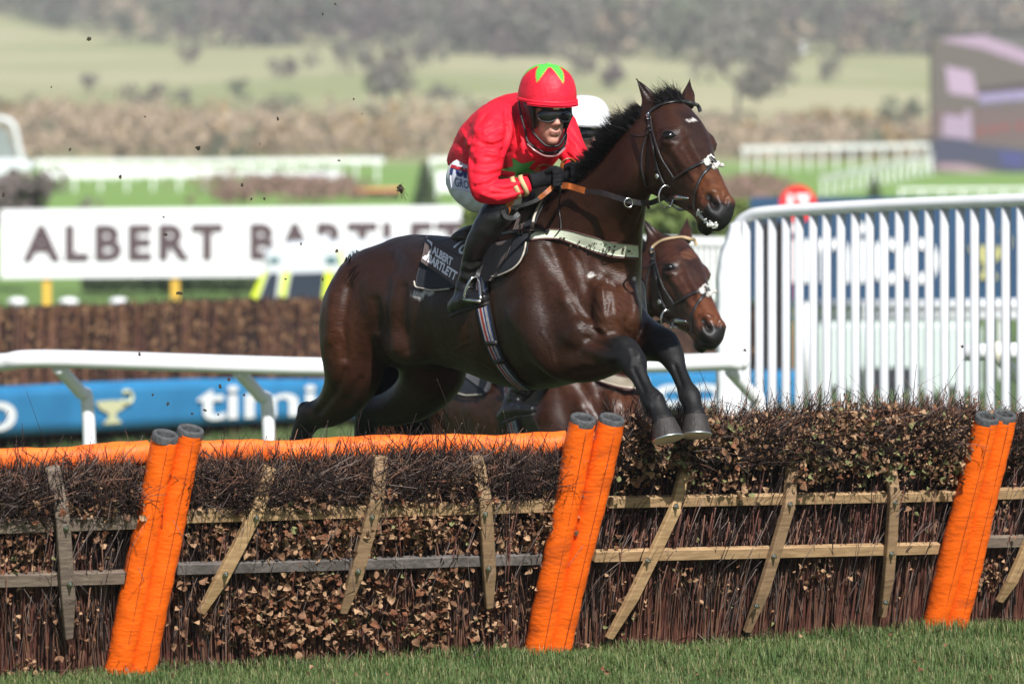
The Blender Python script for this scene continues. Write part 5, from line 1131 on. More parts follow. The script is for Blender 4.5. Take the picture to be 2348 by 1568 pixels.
# slatted wing
slat_m = M('matt_white_slat', (.50, .51, .53), .5, (.45, .46, .48), 4)
wing = empty('slatted_wing', gpt(2000, 28), 'tall white slatted wing fence with rounded top rail at the right', 'fence')
def wy(u): return 28.9 - (u - 1700) * (1.9 / 700)
TR = [(1672, 640, 29.05), (1676, 570, 29.0), (1690, 522, 28.95), (1716, 497, 28.87), (1760, 487, wy(1760)), (1900, 478, wy(1900)), (2050, 470, wy(2050)), (2200, 464, wy(2200)), (2348, 459, wy(2348)), (2500, 455, wy(2500))]
b = MB(); b.tube(catmull([np.array(Q(*p)) for p in TR], 8), .0345, 18); b.build('top_rail', white_pvc, wing)
for u in (1712, 1742, 1771, 1803, 1833, 1865.5, 1896, 1929, 1962, 1995, 2027.6, 2063, 2096, 2131, 2166, 2202, 2235.5, 2271, 2307, 2342, 2378, 2414):
    y = wy(u) - .0; vt = np.interp(u, [p[0] for p in TR[3:]], [p[1] for p in TR[3:]]) + 8; b = MB(); t = Q(u, vt, y); g = gpt(u, y)
    b.tube([t, g + Vector((0, 0, .6)), g - Vector((0, 0, .05))], .0155, 12, flat=1.68); b.build('slat', slat_m, wing)
# padded end of the wing: quilted white cover
vs = []; n = 30
for i in range(41):
    t = i / 40; v = 512 + (1010 - 512) * t; wid = 30 * min(1, .35 + t * 4)
    for j in range(n):
        a = 2 * math.pi * j / n; ca, sa = math.cos(a), math.sin(a); q = Q(1672 + (14 * (1 - min(1, t * 4))), v, 28.85)
        rx = wid * px(28.85) * (abs(ca) ** .5) * np.sign(ca); ry = .10 * (abs(sa) ** .5) * np.sign(sa); w_ = 1 + .03 * math.sin(t * 46) * (sa < 0)
        vs.append((q.x + rx, 28.85 + ry * w_, q.z))
fs = ringfaces(41, n) + [tuple(range(n - 1, -1, -1))]
mk('padded_end', vs, fs, white_vinyl, wing)
# the next rail beginning behind the slats
rail2 = empty('running_rail', gpt(2330, 28.3), 'short white rail end showing between the slats at far right', 'rail')
b = MB(); b.tube([Q(2208, 808, 28.2), Q(2300, 806, 28.2), Q(2560, 800, 28.1)], .0475, 18); b.build('rail_tube', white_pvc, rail2)
b = MB(); b.box(Q(2286, 808, 28.13), (.016, 0, 0), (0, .02, 0), (0, 0, .058)); b.build('rail_joint', M('cream_plastic', (.66, .63, .52), .5), rail2)
gooseneck(2300, 828, 28.25, rail2)
# further white wing seen under the bay's chin
wing2 = empty('slatted_wing', gpt(1570, 70), 'small far white slatted fence between the two horses heads and the pillar', 'fence')
b = MB(); b.tube([Q(1380, 552, 70), Q(1560, 554, 70), Q(1700, 556, 70)], .055, 12); b.build('top_rail', white_pvc, wing2)
for k, u in enumerate(np.arange(1385, 1700, 13.5)):
    b = MB(); b.bar(Q(u, 558, 70.02), gpt(u, 70.02), (.027, 0, 0), (0, .02, 0)); b.build('slat', white_pvc, wing2, smooth=False)
# blue banner along the foot of the steeplechase fence
def by(u): return 46 + u * (16 / 1830)
TU = [-200, 0, 200, 450, 740, 1100, 1500, 1900]; TV = [893, 886, 876, 868, 869, 862, 853, 848]; BV = [1016, 1000, 990, 976, 960, 950, 942, 930]
def bpt(u, s, off=0): y = by(u) - off; a = np.interp(u, TU, TV); c = np.interp(u, TU, BV); return np.array(Q(u, a + (c - a) * s, y))
banner_m = M('blue_banner', (.030, .215, .44), .45, (.026, .185, .39), 2, spec=.4, bump=.1, bscale=3)
us = np.linspace(-200, 1840, 120); vs = []
for u in us:
    for s in np.linspace(0, 1, 5): vs.append(bpt(u, s, .02 * math.sin(u * .02 + s * 2)))
    for s in np.linspace(1, 0, 5): vs.append(bpt(u, s, -.05))
banner = mk('banner', vs, ringfaces(120, 10) + [tuple(range(10)), tuple(1190 + j for j in range(9, -1, -1))], banner_m)
tag(banner, 'long low blue banner with white timico lettering at the brush fence foot', 'banner')
ban_w = M('banner_white', (.80, .80, .80), .5); ban_c = M('banner_cream', (.62, .60, .36), .5); ban_y = M('banner_gold', (.40, .38, .16), .5)
def put_text(s, fn, a0, a1, s0, s1, mat, parent, offset=.03, name='lettering', res=4, space=1.0):
    v, f = refine(*text_mesh(s, 1, offset, res, space=space), 2); lo, hi = v.min(0), v.max(0); w_ = (v - lo) / (hi - lo + 1e-9)
    return mk(name, [fn(a0 + (a1 - a0) * x, s1 + (s0 - s1) * y_) for x, y_ in w_[:, :2]], f, mat, parent, smooth=False)
bf = lambda u, s: bpt(u, s, .045)
for a0, a1 in ((-400, 38), (452, 905), (1225, 1662)): put_text('timico', bf, a0, a1, .14, .90, ban_w, banner, .016) if a0 > -150 else put_text('co', bf, -120, 38, .30, .90, ban_w, banner, .016)
def cup(fn, uc, uw, s0, s1, mat, parent, name='cup_emblem'):
    prof = [(-.5, .28), (-.36, .52), (-.12, .66), (-.1, .80), (-.26, .95), (-.26, 1), (.26, 1), (.26, .95), (.1, .80), (.12, .66), (.36, .5), (.5, .25), (.3, .30), (0, .26), (-.3, .27)]
    P = [fn(uc + x * uw, s0 + (s1 - s0) * y_) for x, y_ in prof]; o = mk(name, P, [tuple(range(len(P)))], mat, parent, smooth=False)
    h = [fn(uc + uw * (.42 + .16 * math.cos(a)), s0 + (s1 - s0) * (.18 + .2 * math.sin(a))) for a in np.linspace(-2.2, 2.6, 14)]
    b = MB(); b.tube(h, .018, 6); b.build('cup_handle', mat, o)
cup(bf, 258, 78, .22, .86, ban_c, banner); cup(bf, 1060, 72, .22, .86, ban_c, banner)
# steeplechase fence of packed birch
def fy(u): return by(u) + .9
FT = ([-300, 0, 200, 450, 740, 1100, 1500, 1800], [722, 712, 705, 694, 689, 690, 694, 700])
fence = empty('birch_fence', gpt(800, fy(800)), 'long dark birch steeplechase fence with the blue banner at its foot', 'fence')
vs = []; us = np.linspace(-300, 1800, 100)
for u in us:
    y = fy(u); tz = Q(u, np.interp(u, *FT) + 5, y).z; g = gpt(u, y)
    for o_, z in ((0, g.z - .1), (0, tz), (.5, tz + .02), (.5, g.z - .1)): vs.append((g.x, y + o_, z))
mk('birch_core', vs, ringfaces(100, 4) + [(0, 1, 2, 3), (396 + 3, 396 + 2, 396 + 1, 396)], core_m, fence)
r = np.random.default_rng(61); n = 7000; U = r.uniform(-280, 1790, n); Y = fy(U) - r.uniform(0, .12, n); vt = np.interp(U, *FT); X = (U - UC) * Y / FPX
T_ = CH - (vt - VH) * Y / FPX + r.normal(size=n) * .025; G_ = gz(X, Y); w_ = r.uniform(.006, .014, n); dx = r.normal(size=n) * .03
V4 = np.stack([np.stack([X - w_, Y, G_], 1), np.stack([X + w_, Y, G_], 1), np.stack([X + w_ * .6 + dx, Y + .02, T_], 1), np.stack([X - w_ * .6 + dx, Y + .02, T_], 1)], 1).reshape(-1, 3)
fq = (np.arange(n) * 4)[:, None] + np.array([0, 1, 2, 3]); mi = r.choice([0, 1, 4], size=n, p=[.74, .14, .12])
n2 = 2600; U = r.uniform(-280, 1790, n2); Y = fy(U) - .15; X = (U - UC) * Y / FPX; Z = CH - (np.interp(U, *FT) - VH + r.uniform(0, 1, n2) ** 1.3 * 170) * Y / FPX; s_ = r.uniform(.012, .03, n2)
V5 = np.stack([np.stack([X - s_, Y, Z - s_], 1), np.stack([X + s_, Y, Z - s_ * .5], 1), np.stack([X + s_ * .8, Y - .02, Z + s_], 1), np.stack([X - s_ * .7, Y, Z + s_], 1)], 1).reshape(-1, 3)
fq2 = (np.arange(n2) * 4)[:, None] + np.array([0, 1, 2, 3])
tag(build_big('birch_stems', [(V4, fq, mi), (V5, fq2, r.choice([5, 6], size=n2, p=[.7, .3]))], twig_m + leaf_m[:2], fence), kind='stuff')
b = MB(); b.box(Q(1765, 690, 62), (.16, 0, 0), (0, .2, 0), (0, 0, .95)); b.build('brush_end_panel', core_m, fence, smooth=False)
# advertising board
brown_txt = M('brown_letters', (.075, .045, .05), .6); board_m = M('white_board', (.80, .80, .82), .5)
board = empty('advertising_board', gpt(560, 100), 'wide white ALBERT BARTLETT advertising board on yellow posts', 'sign')
def bdp(u, s, off=0): v0 = 481 - u * .0085; return np.array(Q(u, v0 + s * 157, 100 - off))
b = MB(); P = [bdp(2, 0), bdp(1165, 0), bdp(1165, 1), bdp(2, 1)]; b.add(P + [p + np.array((0, .12, 0)) for p in P], [(0, 3, 2, 1), (4, 5, 6, 7), (0, 1, 5, 4), (1, 2, 6, 5), (2, 3, 7, 6), (3, 0, 4, 7)]); b.build('panel', board_m, board, smooth=False)
bd = lambda u, s: bdp(u, s, .03)
put_text('ALBERT', bd, 50, 512, .225, .765, brown_txt, board, .048, space=1.25); put_text('BARTLETT', bd, 573, 1145, .225, .765, brown_txt, board, .048, space=1.22)
for u in (108, 402, 700, 1000): b = MB(); b.bar(Q(u, 630, 100.12), gpt(u, 100.12), (.07, 0, 0), (0, .05, 0)); b.build('post', M('yellow_post', (.72, .42, .05), .5), board, smooth=False)
# ambulance in front of the board
amb_y = 86.; amb = empty('ambulance', gpt(760, amb_y), 'white and yellow ambulance with dark windows in front of the white board', 'ambulance')
hiviz = M('hiviz_yellow', (.60, .72, .015), .5); amb_w = M('ambulance_shaded_white', (.60, .63, .65), .4); glass_d = M('dark_glass', (.03, .04, .06), .1, spec=.6); teal = M('teal_vent', (.06, .16, .17), .3)  # ambulance white is greyed: the shade on its side is put into the paint
def prism(poly, y0, y1, mat, name, parent, bev=.05):
    n = len(poly); P = [Q(u, v, amb_y) for u, v in poly]; vs = [(p.x, y0, p.z) for p in P] + [(p.x, y1, p.z) for p in P]
    o = mk(name, vs, [tuple(range(n)), tuple(range(2 * n - 1, n - 1, -1))] + [(i, i + n, (i + 1) % n + n, (i + 1) % n) for i in range(n)], mat, parent, smooth=False)
    if bev: m = o.modifiers.new('b', 'BEVEL'); m.width = bev; m.segments = 3
    return o
gv_ = 330 + (CH - float(gz(-3, amb_y))) * FPX / amb_y
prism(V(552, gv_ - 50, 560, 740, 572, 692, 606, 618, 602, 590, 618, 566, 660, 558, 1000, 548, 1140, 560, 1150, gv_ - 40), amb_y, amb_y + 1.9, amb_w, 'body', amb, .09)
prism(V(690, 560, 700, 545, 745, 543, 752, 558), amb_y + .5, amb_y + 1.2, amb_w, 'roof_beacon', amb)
for nm, po, mt in (('pillar', V(566, 700, 603, 622, 612, 622, 586, 700), hiviz), ('pillar', V(637, 700, 650, 622, 664, 622, 650, 700), hiviz), ('pillar', V(738, 700, 746, 622, 764, 622, 757, 700), hiviz),
                   ('window', V(592, 688, 616, 626, 640, 626, 632, 688), glass_d), ('window', V(656, 688, 668, 626, 745, 624, 737, 688), glass_d), ('window', V(760, 688, 766, 626, 850, 628, 850, 688), glass_d),
                   ('vent', V(618, 602, 618, 590, 642, 590, 640, 603), teal), ('vent', V(747, 604, 748, 588, 772, 588, 774, 604), teal), ('window', V(806, 602, 802, 577, 828, 577, 836, 600), M('sky_glass', (.16, .22, .30), .1)), ('stripe', V(552, 790, 556, 716, 1140, 716, 1140, 790), hiviz),
                   ('pillar', V(784, 616, 776, 570, 781, 570, 790, 616), hiviz)):
    prism(po, amb_y - .03, amb_y + .04, mt, nm, amb, 0)
for u in (640, 1040): b = MB(); c = Q(u, gv_ - 42, amb_y + .1); b.tube([c - Vector((0, .12, 0)), c + Vector((0, .2, 0))], .32, 24); b.build('wheel', M('tyre', (.015, .015, .016), .8), amb)
# red course marker 17
mk17 = empty('course_marker', gpt(1830, 70), 'round red course marker reading 17 on a post', 'sign')
b = MB(); b.tube([Q(1830, 467, 70.0), Q(1830, 467, 70.08)], 42 * px(70), 36); d17 = b.build('disc', M('marker_red', (.75, .02, .02), .4), mk17, smooth=False)
put_text('17', lambda u, v: np.array(Q(u, v, 69.97)), 1806, 1858, 446, 497, board_m, d17, .05)
b = MB(); b.bar(Q(1829, 500, 70.06), gpt(1829, 70.06), (.035, 0, 0), (0, .03, 0)); b.build('post', M('marker_post', (.7, .03, .03), .5), mk17, smooth=False)
# navy board behind the wing
navy_m = M('navy_board', (.012, .055, .125), .5, (.010, .046, .11), 1.5)
nb = empty('advertising_board', gpt(2100, 76), 'navy timico advertising board with gold cup seen through the white slats', 'sign')
b = MB(); b.box(Q(2120, 570, 76), (400 * px(76), 0, 0), (0, .06, 0), (0, 0, 118 * px(76))); b.build('panel', navy_m, nb, smooth=False)
put_text('timico', lambda u, v: np.array(Q(u, v, 75.9)), 1735, 2152, 510, 650, ban_w, nb, .012)
cup(lambda u, s: np.array(Q(u, 510 + 130 * s, 75.9)), 2265, 90, .2, 1, ban_y, nb)
for u in (1800, 2050, 2300): b = MB(); b.bar(Q(u, 680, 76.1), gpt(u, 76.1), (.06, 0, 0), (0, .05, 0)); b.build('post', white_pvc, nb, smooth=False)
# rail and pale van under it
rail3 = empty('running_rail', gpt(2080, 64), 'far white rail below the navy board', 'rail')
b = MB(); b.tube([Q(1820, 700, 66), Q(2100, 702, 64), Q(2480, 698, 62)], .07, 12); b.build('rail_tube', white_pvc, rail3); b = MB(); b.tube([Q(1820, 728, 66), Q(2100, 726, 64), Q(2480, 722, 62)], .06, 12); b.build('rail_tube', white_pvc, rail3)
for u in (1850, 1990, 2130, 2270, 2410): b = MB(); b.tube([Q(u, 695, 64.1), gpt(u, 64.1)], .05, 10); b.build('post', white_pvc, rail3)
pale = M('pale_green_paint', (.50, .58, .54), .4); van = empty('van', gpt(2040, 69), 'pale green van seen low between the white slats', 'van'); amb_y = 69.
prism(V(1872, 930, 1868, 760, 1885, 735, 2240, 735, 2252, 760, 2252, 930), 69, 70.8, pale, 'body', van, .08)
for po, mt, nm in ((V(1975, 960, 1975, 842, 2110, 842, 2110, 960), M('open_hatch', (.02, .022, .028), .7), 'hatch'), (V(2170, 960, 2170, 890, 2215, 890, 2215, 960), black_pad, 'hatch')): prism(po, 68.9, 69.05, mt, nm, van, 0)
for u in (1920, 2190): b = MB(); c = Q(u, 935, 68.95); b.tube([c, c + Vector((0, .2, 0))], .3, 20); b.build('wheel', M('tyre', (.015, .015, .016), .8), van)
# ------------------------------------------------------------------ planting
def y_for(u, v, lo=60, hi=1500):
    Y = np.linspace(lo, hi, 1500); X = (u - UC) * Y / FPX; vv = VH + (CH - gz(X, Y)) * FPX / Y; i = np.where(vv <= v)[0]
    return float(Y[i[0]]) if len(i) else hi
def crown(n, W, Hh, r, z0=.25, size=.3, lobes=9):
    """leaf and twig tufts gathered in uneven lobes; returns verts, faces"""
    L = np.stack([r.normal(size=lobes) * W * .24, r.normal(size=lobes) * W * .24, z0 * Hh + r.uniform(.12, .8, lobes) * Hh * (1 - z0)], 1); Rl = r.uniform(.16, .32, lobes) * min(W, Hh)
    k = r.integers(lobes, size=n); d = r.normal(size=(n, 3)); d /= np.linalg.norm(d, axis=1)[:, None]; p = L[k] + d * (Rl[k] * r.uniform(.35, 1.05, n) ** .6)[:, None]
    a = r.normal(size=(n, 3)); a /= np.linalg.norm(a, axis=1)[:, None]; b_ = np.cross(a, r.normal(size=(n, 3))); b_ /= np.linalg.norm(b_, axis=1)[:, None]; s = (size * r.uniform(.4, 1.2, n))[:, None]
    v = np.stack([p - a * s, p + b_ * s * .5, p + a * s, p - b_ * s * .5], 1).reshape(-1, 3); return v, (np.arange(n) * 4)[:, None] + np.array([0, 1, 2, 3])
def fast_mesh(name, v, f, mats, mi=None):
    me = bpy.data.meshes.new(name); me.vertices.add(len(v)); me.vertices.foreach_set('co', np.asarray(v).ravel()); me.loops.add(f.size); me.loops.foreach_set('vertex_index', f.ravel()); me.polygons.add(len(f)); me.polygons.foreach_set('loop_start', np.arange(len(f)) * 4); me.polygons.foreach_set('loop_total', np.full(len(f), 4))
    for m in mats: me.materials.append(m)
    if mi is not None: me.polygons.foreach_set('material_index', mi)
    me.update(); return me
bark = M('grey_bark', (.10, .085, .07), .85, (.06, .05, .042), 3)
tw_g = M('bare_twigs_grey', (.16, .145, .11), .85, (.12, .11, .088), .6); tw_p = M('bare_twigs_purple', (.12, .085, .08), .85, (.09, .065, .062), .6); tw_o = M('ochre_leaves', (.30, .20, .075), .85, (.24, .16, .07), .5); tw_gr = M('grey_green_leaves', (.11, .125, .07), .85, (.075, .09, .05), .5)
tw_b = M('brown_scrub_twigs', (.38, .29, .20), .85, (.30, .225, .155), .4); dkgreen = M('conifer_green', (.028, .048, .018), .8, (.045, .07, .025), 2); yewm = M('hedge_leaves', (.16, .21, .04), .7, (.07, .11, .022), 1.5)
def trunk_parts(W, Hh, r):
    b = MB(); h = Hh * .5; b.tube([(0, 0, -.2), (W * .01, 0, h * .5), (W * .03 * r.normal(), 0, h)], [Hh * .035, Hh * .026, Hh * .016], 8)
    for k in range(6):
        a = r.uniform(0, 6.28); z = h * r.uniform(.45, 1); b.tube([(0, 0, z), (math.cos(a) * W * .14, math.sin(a) * W * .14, z + Hh * .16), (math.cos(a) * W * .3, math.sin(a) * W * .3, z + Hh * .34)], [Hh * .013, Hh * .009, Hh * .004], 6)
    return np.concatenate(b.v), b.f
def tree(u, v, hp, wp, mat, label, cat, name, group, y=None, n=420, seed=None, z0=.2, base=None, lobes=9):
    y = y or y_for(u, v); r = np.random.default_rng(seed if seed is not None else int(u * 7 + v)); g = gpt(u, y)
    if base is not None: g = Q(u, base, y)
    Hh = hp * px(y); W = wp * px(y); root = empty(name, g, label, cat, group)
    tv, tf = trunk_parts(W, Hh, r); mk('trunk', tv + np.array(g), tf, bark, root)
    cv, cf = crown(n, W, Hh, r, z0, size=max(.05, .055 * min(W, Hh) * 1.6), lobes=lobes); o = bpy.data.objects.new('crown', fast_mesh('crown', cv, cf, [mat])); col.objects.link(o); o.parent = root; return root
GB = 'bushes and trees scattered over the hillside field'
for u, v, hp, wp, mat, lab in [(435, 152, 46, 54, tw_p, 'small round purple-brown bush alone high on the pale hillside, left of two'), (655, 182, 54, 68, tw_p, 'domed purple-brown bush on the pale hillside, right of two'), (205, 216, 44, 50, tw_g, 'faint grey bush low on the left hillside above the brown bush'),
    (328, 268, 72, 98, tw_p, 'wide brown-purple bush at the foot of the hillside, left'), (425, 240, 40, 40, tw_g, 'small pale grey bush right of the wide brown bush'), (550, 232, 60, 46, tw_gr, 'narrow grey-green bush in mid hillside'), (618, 302, 84, 96, tw_gr, 'tall grey-green tree at the hill foot beside brown scrub'),
    (545, 306, 34, 70, tw_p, 'low dark bush left of the grey-green tree'), (36, 308, 92, 110, tw_gr, 'dark grey-green tree beside the white vehicle at left edge'), (142, 312, 92, 124, tw_o, 'orange-brown leafy tree at the hill foot, far left'), (888, 244, 165, 150, tw_g, 'tall bare grey tree standing alone left of the red-capped jockey'),
    (800, 170, 92, 150, tw_g, 'broad bare grey tree on the hillside left of the lone tall tree'), (1030, 250, 56, 100, tw_g, 'grey bush behind the jockey back'), (985, 150, 70, 120, tw_g, 'bare grey tree below the wood, centre'), (1150, 140, 60, 90, tw_p, 'brownish bush above the jockey cap, left'), (1330, 178, 66, 120, tw_g, 'bare bush just right of the red cap'),
    (1400, 205, 74, 110, tw_p, 'brown bush left of the horse ears'), (1690, 262, 150, 170, tw_g, 'big dark bare tree right of the horse ears'), (1790, 215, 110, 130, tw_g, 'grey bare tree below the white dome'), (1900, 190, 60, 90, tw_g, 'small grey tree on the right hillside'), (1930, 322, 84, 170, tw_o, 'ochre scrubby tree above the right white rail'),
    (2060, 318, 96, 160, tw_gr, 'grey-green tree left of the big screen'), (1800, 330, 66, 130, tw_b, 'brown scrub tree above the right rail'), (290, 98, 70, 70, tw_gr, 'green-grey tree at the wood edge, upper left'), (140, 72, 46, 66, tw_gr, 'small green tree at the wood edge, far upper left'), (1250, 105, 70, 100, tw_g, 'bare tree directly above the red cap')]:
    tree(u, v, hp, wp, mat, lab, 'tree', 'hillside_tree', GB, n=460)
# far wood on the ridge: reads as one mass
r = np.random.default_rng(91); ch = []; tws = [tw_g, tw_p, tw_gr, tw_b]
edge = ([0, 100, 200, 380, 560, 720, 950, 1120, 1300, 1500, 1620, 1800, 2000, 2150, 2400], [25, 48, 72, 98, 108, 104, 112, 124, 132, 128, 150, 128, 128, 130, 130])
for i in range(640):
    u = r.uniform(-120, 2470); ve = np.interp(u, *edge); y = y_for(u, ve) if i < 130 else None
    if y is None: y = y_for(u, ve) + r.uniform(5, 260)
    y = min(y, 1480); W, Hh = r.uniform(8, 14), r.uniform(9, 14); v, f = crown(130, W, Hh, r, .02, .85, 8); g = np.array(gpt(u, y)); mi = int(r.choice(4, p=[.45, .25, .2, .1])); ch.append((v + g, f, np.full(len(f), mi)))
wood = empty('far_wood', (0, 0, 0)); woodm = build_big('woodland', ch, tws, wood); woodm.parent = None; bpy.data.objects.remove(wood); tag(woodm, 'grey-brown leafless wood covering the far ridge', 'woodland', kind='stuff')
# brown scrub belt between the course and the hill
ch = []
for i in range(400):
    u = r.uniform(-100, 2450); y = r.uniform(430, 560); W, Hh = r.uniform(4, 8), r.uniform(2.2, 4.6) * (1.25 if 900 < u < 1150 or 100 < u < 450 else 1) * (.75 if u > 1650 else 1); v, f = crown(120, W, Hh, r, .0, .42, 16); g = np.array(gpt(u, y)); ch.append((v + g, f, np.full(len(f), int(r.choice(3, p=[.72, .16, .12])))))
for i in range(60):
    u = r.uniform(480, 800) if i < 40 else r.uniform(1640, 1760); y = r.uniform(190, 225); W, Hh = r.uniform(1, 2.2), r.uniform(.7, 1.2); v, f = crown(110, W * 1.4, Hh, r, .0, .13, 14); g = np.array(gpt(u, y)); ch.append((v + g, f, np.full(len(f), 3)))
wood = empty('s', (0, 0, 0)); scrub = build_big('scrub', ch, [tw_b, tw_o, tw_gr, M('red_brown_scrub', (.26, .16, .125), .85, (.20, .12, .10), .8)], wood); scrub.parent = None; bpy.data.objects.remove(wood); tag(scrub, 'belt of brown winter scrub at the foot of the hill', 'scrub', kind='stuff')
# clipped hedge and conifers
def hedge(u0, u1, vt, vb, y, mat, label):
    r = np.random.default_rng(int(u0)); n = int((u1 - u0) * 8); U = r.uniform(u0, u1, n); Vv = vt + (vb - vt) * r.uniform(0, 1, n) + r.normal(size=n) * 2; Y = y + r.uniform(0, .8, n); X = (U - UC) * y / FPX; Z = CH - (Vv - VH) * y / FPX
    p = np.stack([X, Y, Z], 1); a = r.normal(size=(n, 3)); a /= np.linalg.norm(a, axis=1)[:, None]; b_ = np.cross(a, r.normal(size=(n, 3))); b_ /= np.linalg.norm(b_, axis=1)[:, None]; s = .07 * y / 75
    v = np.stack([p - a * s, p + b_ * s, p + a * s, p - b_ * s], 1).reshape(-1, 3); f = (np.arange(n) * 4)[:, None] + np.array([0, 1, 2, 3])
    c = Q((u0 + u1) / 2, vb, y); root = empty('hedge', c, label, 'hedge'); o = bpy.data.objects.new('foliage', fast_mesh('foliage', v - np.array(c), f, [mat])); col.objects.link(o); o.parent = root
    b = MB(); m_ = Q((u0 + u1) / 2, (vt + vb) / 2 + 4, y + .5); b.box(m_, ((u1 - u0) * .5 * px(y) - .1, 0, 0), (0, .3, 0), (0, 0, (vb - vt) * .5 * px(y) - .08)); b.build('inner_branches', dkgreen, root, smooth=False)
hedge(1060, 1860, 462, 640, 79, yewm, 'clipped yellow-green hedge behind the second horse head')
hedge(190, 640, 640, 662, 116, dkgreen, 'low dark green hedge in the shade below the white board')
def conifer(u, v, hp, wp, y, label):
    r = np.random.default_rng(int(u)); g = Q(u, v, y); H_ = hp * px(y); W = wp * px(y); n = 700; t = r.uniform(0, 1, n) ** .7; a = r.uniform(0, 6.28, n); rad = W * .5 * (1 - (1 - t)) * 1.0; rad = W * .5 * t * r.uniform(.5, 1.05, n)
    p = np.stack([np.cos(a) * rad, np.sin(a) * rad, H_ * (1 - t) + r.normal(size=n) * .02], 1); d = np.stack([np.cos(a), np.sin(a), -.5 + 0 * a], 1) * (.12 * H_); s2 = np.stack([-np.sin(a), np.cos(a), 0 * a], 1) * .03 * H_
    vv = np.stack([p - s2, p + s2, p + d + s2 * .2, p + d - s2 * .2], 1).reshape(-1, 3); root = empty('conifer', g, label, 'tree'); o = bpy.data.objects.new('crown', fast_mesh('crown', vv, (np.arange(n) * 4)[:, None] + np.array([0, 1, 2, 3]), [dkgreen])); col.objects.link(o); o.parent = root
    b = MB(); b.tube([g - Vector((0, 0, .5)), g + Vector((0, 0, H_ * .9))], [.05, .015], 6); b.build('trunk', bark, root)
conifer(975, 478, 112, 66, 185, 'small dark conifer left of the jockey in white breeches'); conifer(2005, 462, 62, 44, 200, 'tiny dark conifer above the white wing top rail')
tree(40, 490, 108, 210, M('mauve_twigs', (.24, .20, .185), .85, (.17, .14, .13), .8), 'blurred grey-brown bush above the left end of the white board', 'bush', 'bush', None, y=118, n=3600, z0=-.15, base=490, lobes=34)
# ------------------------------------------------------------------ far rails, vehicle, screen, dome
def far_fence(us, vt, vb, ys, label, post=14):
    root = empty('white_fence', gpt(us[0], ys[0]), label, 'fence', 'far white rails on the course'); b = MB(); n = len(us)
    P = [Q(u, v, y) for u, v, y in zip(us, vt, ys)] + [Q(u, v, y) for u, v, y in zip(us, vb, ys)]; P2 = [p + Vector((0, .08, 0)) for p in P]
    b.add(P + P2, [(i, n + i, n + i + 1, i + 1) for i in range(n - 1)] + [(2 * n + i, 2 * n + i + 1, 3 * n + i + 1, 3 * n + i) for i in range(n - 1)] + [(i, i + 1, 2 * n + i + 1, 2 * n + i) for i in range(n - 1)] + [(n + i, 3 * n + i, 3 * n + i + 1, n + i + 1) for i in range(n - 1)])
    b.build('rail_board', white_pvc, root, smooth=False)
    for t in np.linspace(0.02, .98, post):
        u = np.interp(t, np.linspace(0, 1, n), us); y = np.interp(t, np.linspace(0, 1, n), ys); v = np.interp(t, np.linspace(0, 1, n), vb); b = MB(); b.bar(Q(u, v - 2, y + .04), gpt(u, y + .04), (.04 * y / 220, 0, 0), (0, .05, 0)); b.build('post', white_pvc, root, smooth=False)
far_fence([80, 500, 880], [366, 366, 362], [378, 376, 374], [270, 270, 270], 'far white rail across the left of the course, upper one', 16)
far_fence([95, 500, 790], [384, 386, 392], [410, 404, 404], [225, 228, 232], 'far white rail across the left of the course, lower thicker one', 14)
far_fence([985, 1100, 1210], [362, 360, 358], [374, 372, 370], [270, 270, 270], 'piece of far white rail behind the jockey seat', 5)
far_fence([1000, 1100], [392, 390], [440, 440], [200, 200], 'white far boarding right of the small conifer', 3)
far_fence([1700, 1900, 2140], [336, 332, 328], [348, 343, 338], [330, 340, 350], 'far white rail at the right leading to the big screen', 14)
far_fence([1880, 1980, 2060, 2140], [404, 384, 366, 350], [418, 396, 377, 360], [205, 235, 270, 310], 'slanting far white rail below the right rail', 16)
far_fence([2060, 2400], [432, 430], [438, 436], [180, 180], 'thin white rail below the big screen', 8)
tent = empty('marquee', gpt(745, 215), 'low white tent on the far course left of the conifer', 'tent')
b = MB(); b.box(Q(742, 408, 215), (52 * px(215), 0, 0), (0, 1, 0), (0, 0, 10 * px(215))); b.build('canopy', board_m, tent, smooth=False)
b = MB(); P = [Q(694, 399, 214.4), Q(790, 399, 214.4), Q(742, 390, 215.5), Q(694, 399, 216.5), Q(790, 399, 216.5)]; b.add(P, [(0, 1, 2), (1, 4, 2), (4, 3, 2), (3, 0, 2)]); b.build('roof', board_m, tent, smooth=False)
fh = empty('far_hurdle', gpt(870, 205), 'far orange hurdle strip left of the conifer', 'hurdle'); b = MB(); b.tube([Q(812, 438, 205), Q(918, 435, 205)], .085, 10); b.build('padded_top_rail', M('faded_orange', (.70, .28, .12), .6), fh); b = MB(); b.bar(Q(812, 446, 205.1), Q(918, 443, 205.1), (0, 0, .2), (0, .1, 0)); b.build('brush_core', core_m, fh, smooth=False)
# white vehicle cab at the left edge
wv = empty('vehicle_cab', Q(10, 395, 140), 'white vehicle cab with glazed window cut off by the left frame edge', 'vehicle'); amb_y = 140.
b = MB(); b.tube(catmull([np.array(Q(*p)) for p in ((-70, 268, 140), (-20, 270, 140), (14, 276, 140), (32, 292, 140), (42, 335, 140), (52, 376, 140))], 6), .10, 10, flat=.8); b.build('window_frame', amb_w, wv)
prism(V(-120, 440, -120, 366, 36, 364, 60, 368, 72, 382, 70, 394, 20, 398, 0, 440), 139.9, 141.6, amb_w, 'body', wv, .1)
prism(V(-110, 362, -110, 282, 14, 292, 36, 362), 140.1, 140.2, M('window_glass', (.22, .25, .25), .08, spec=.6), 'window', wv, 0)
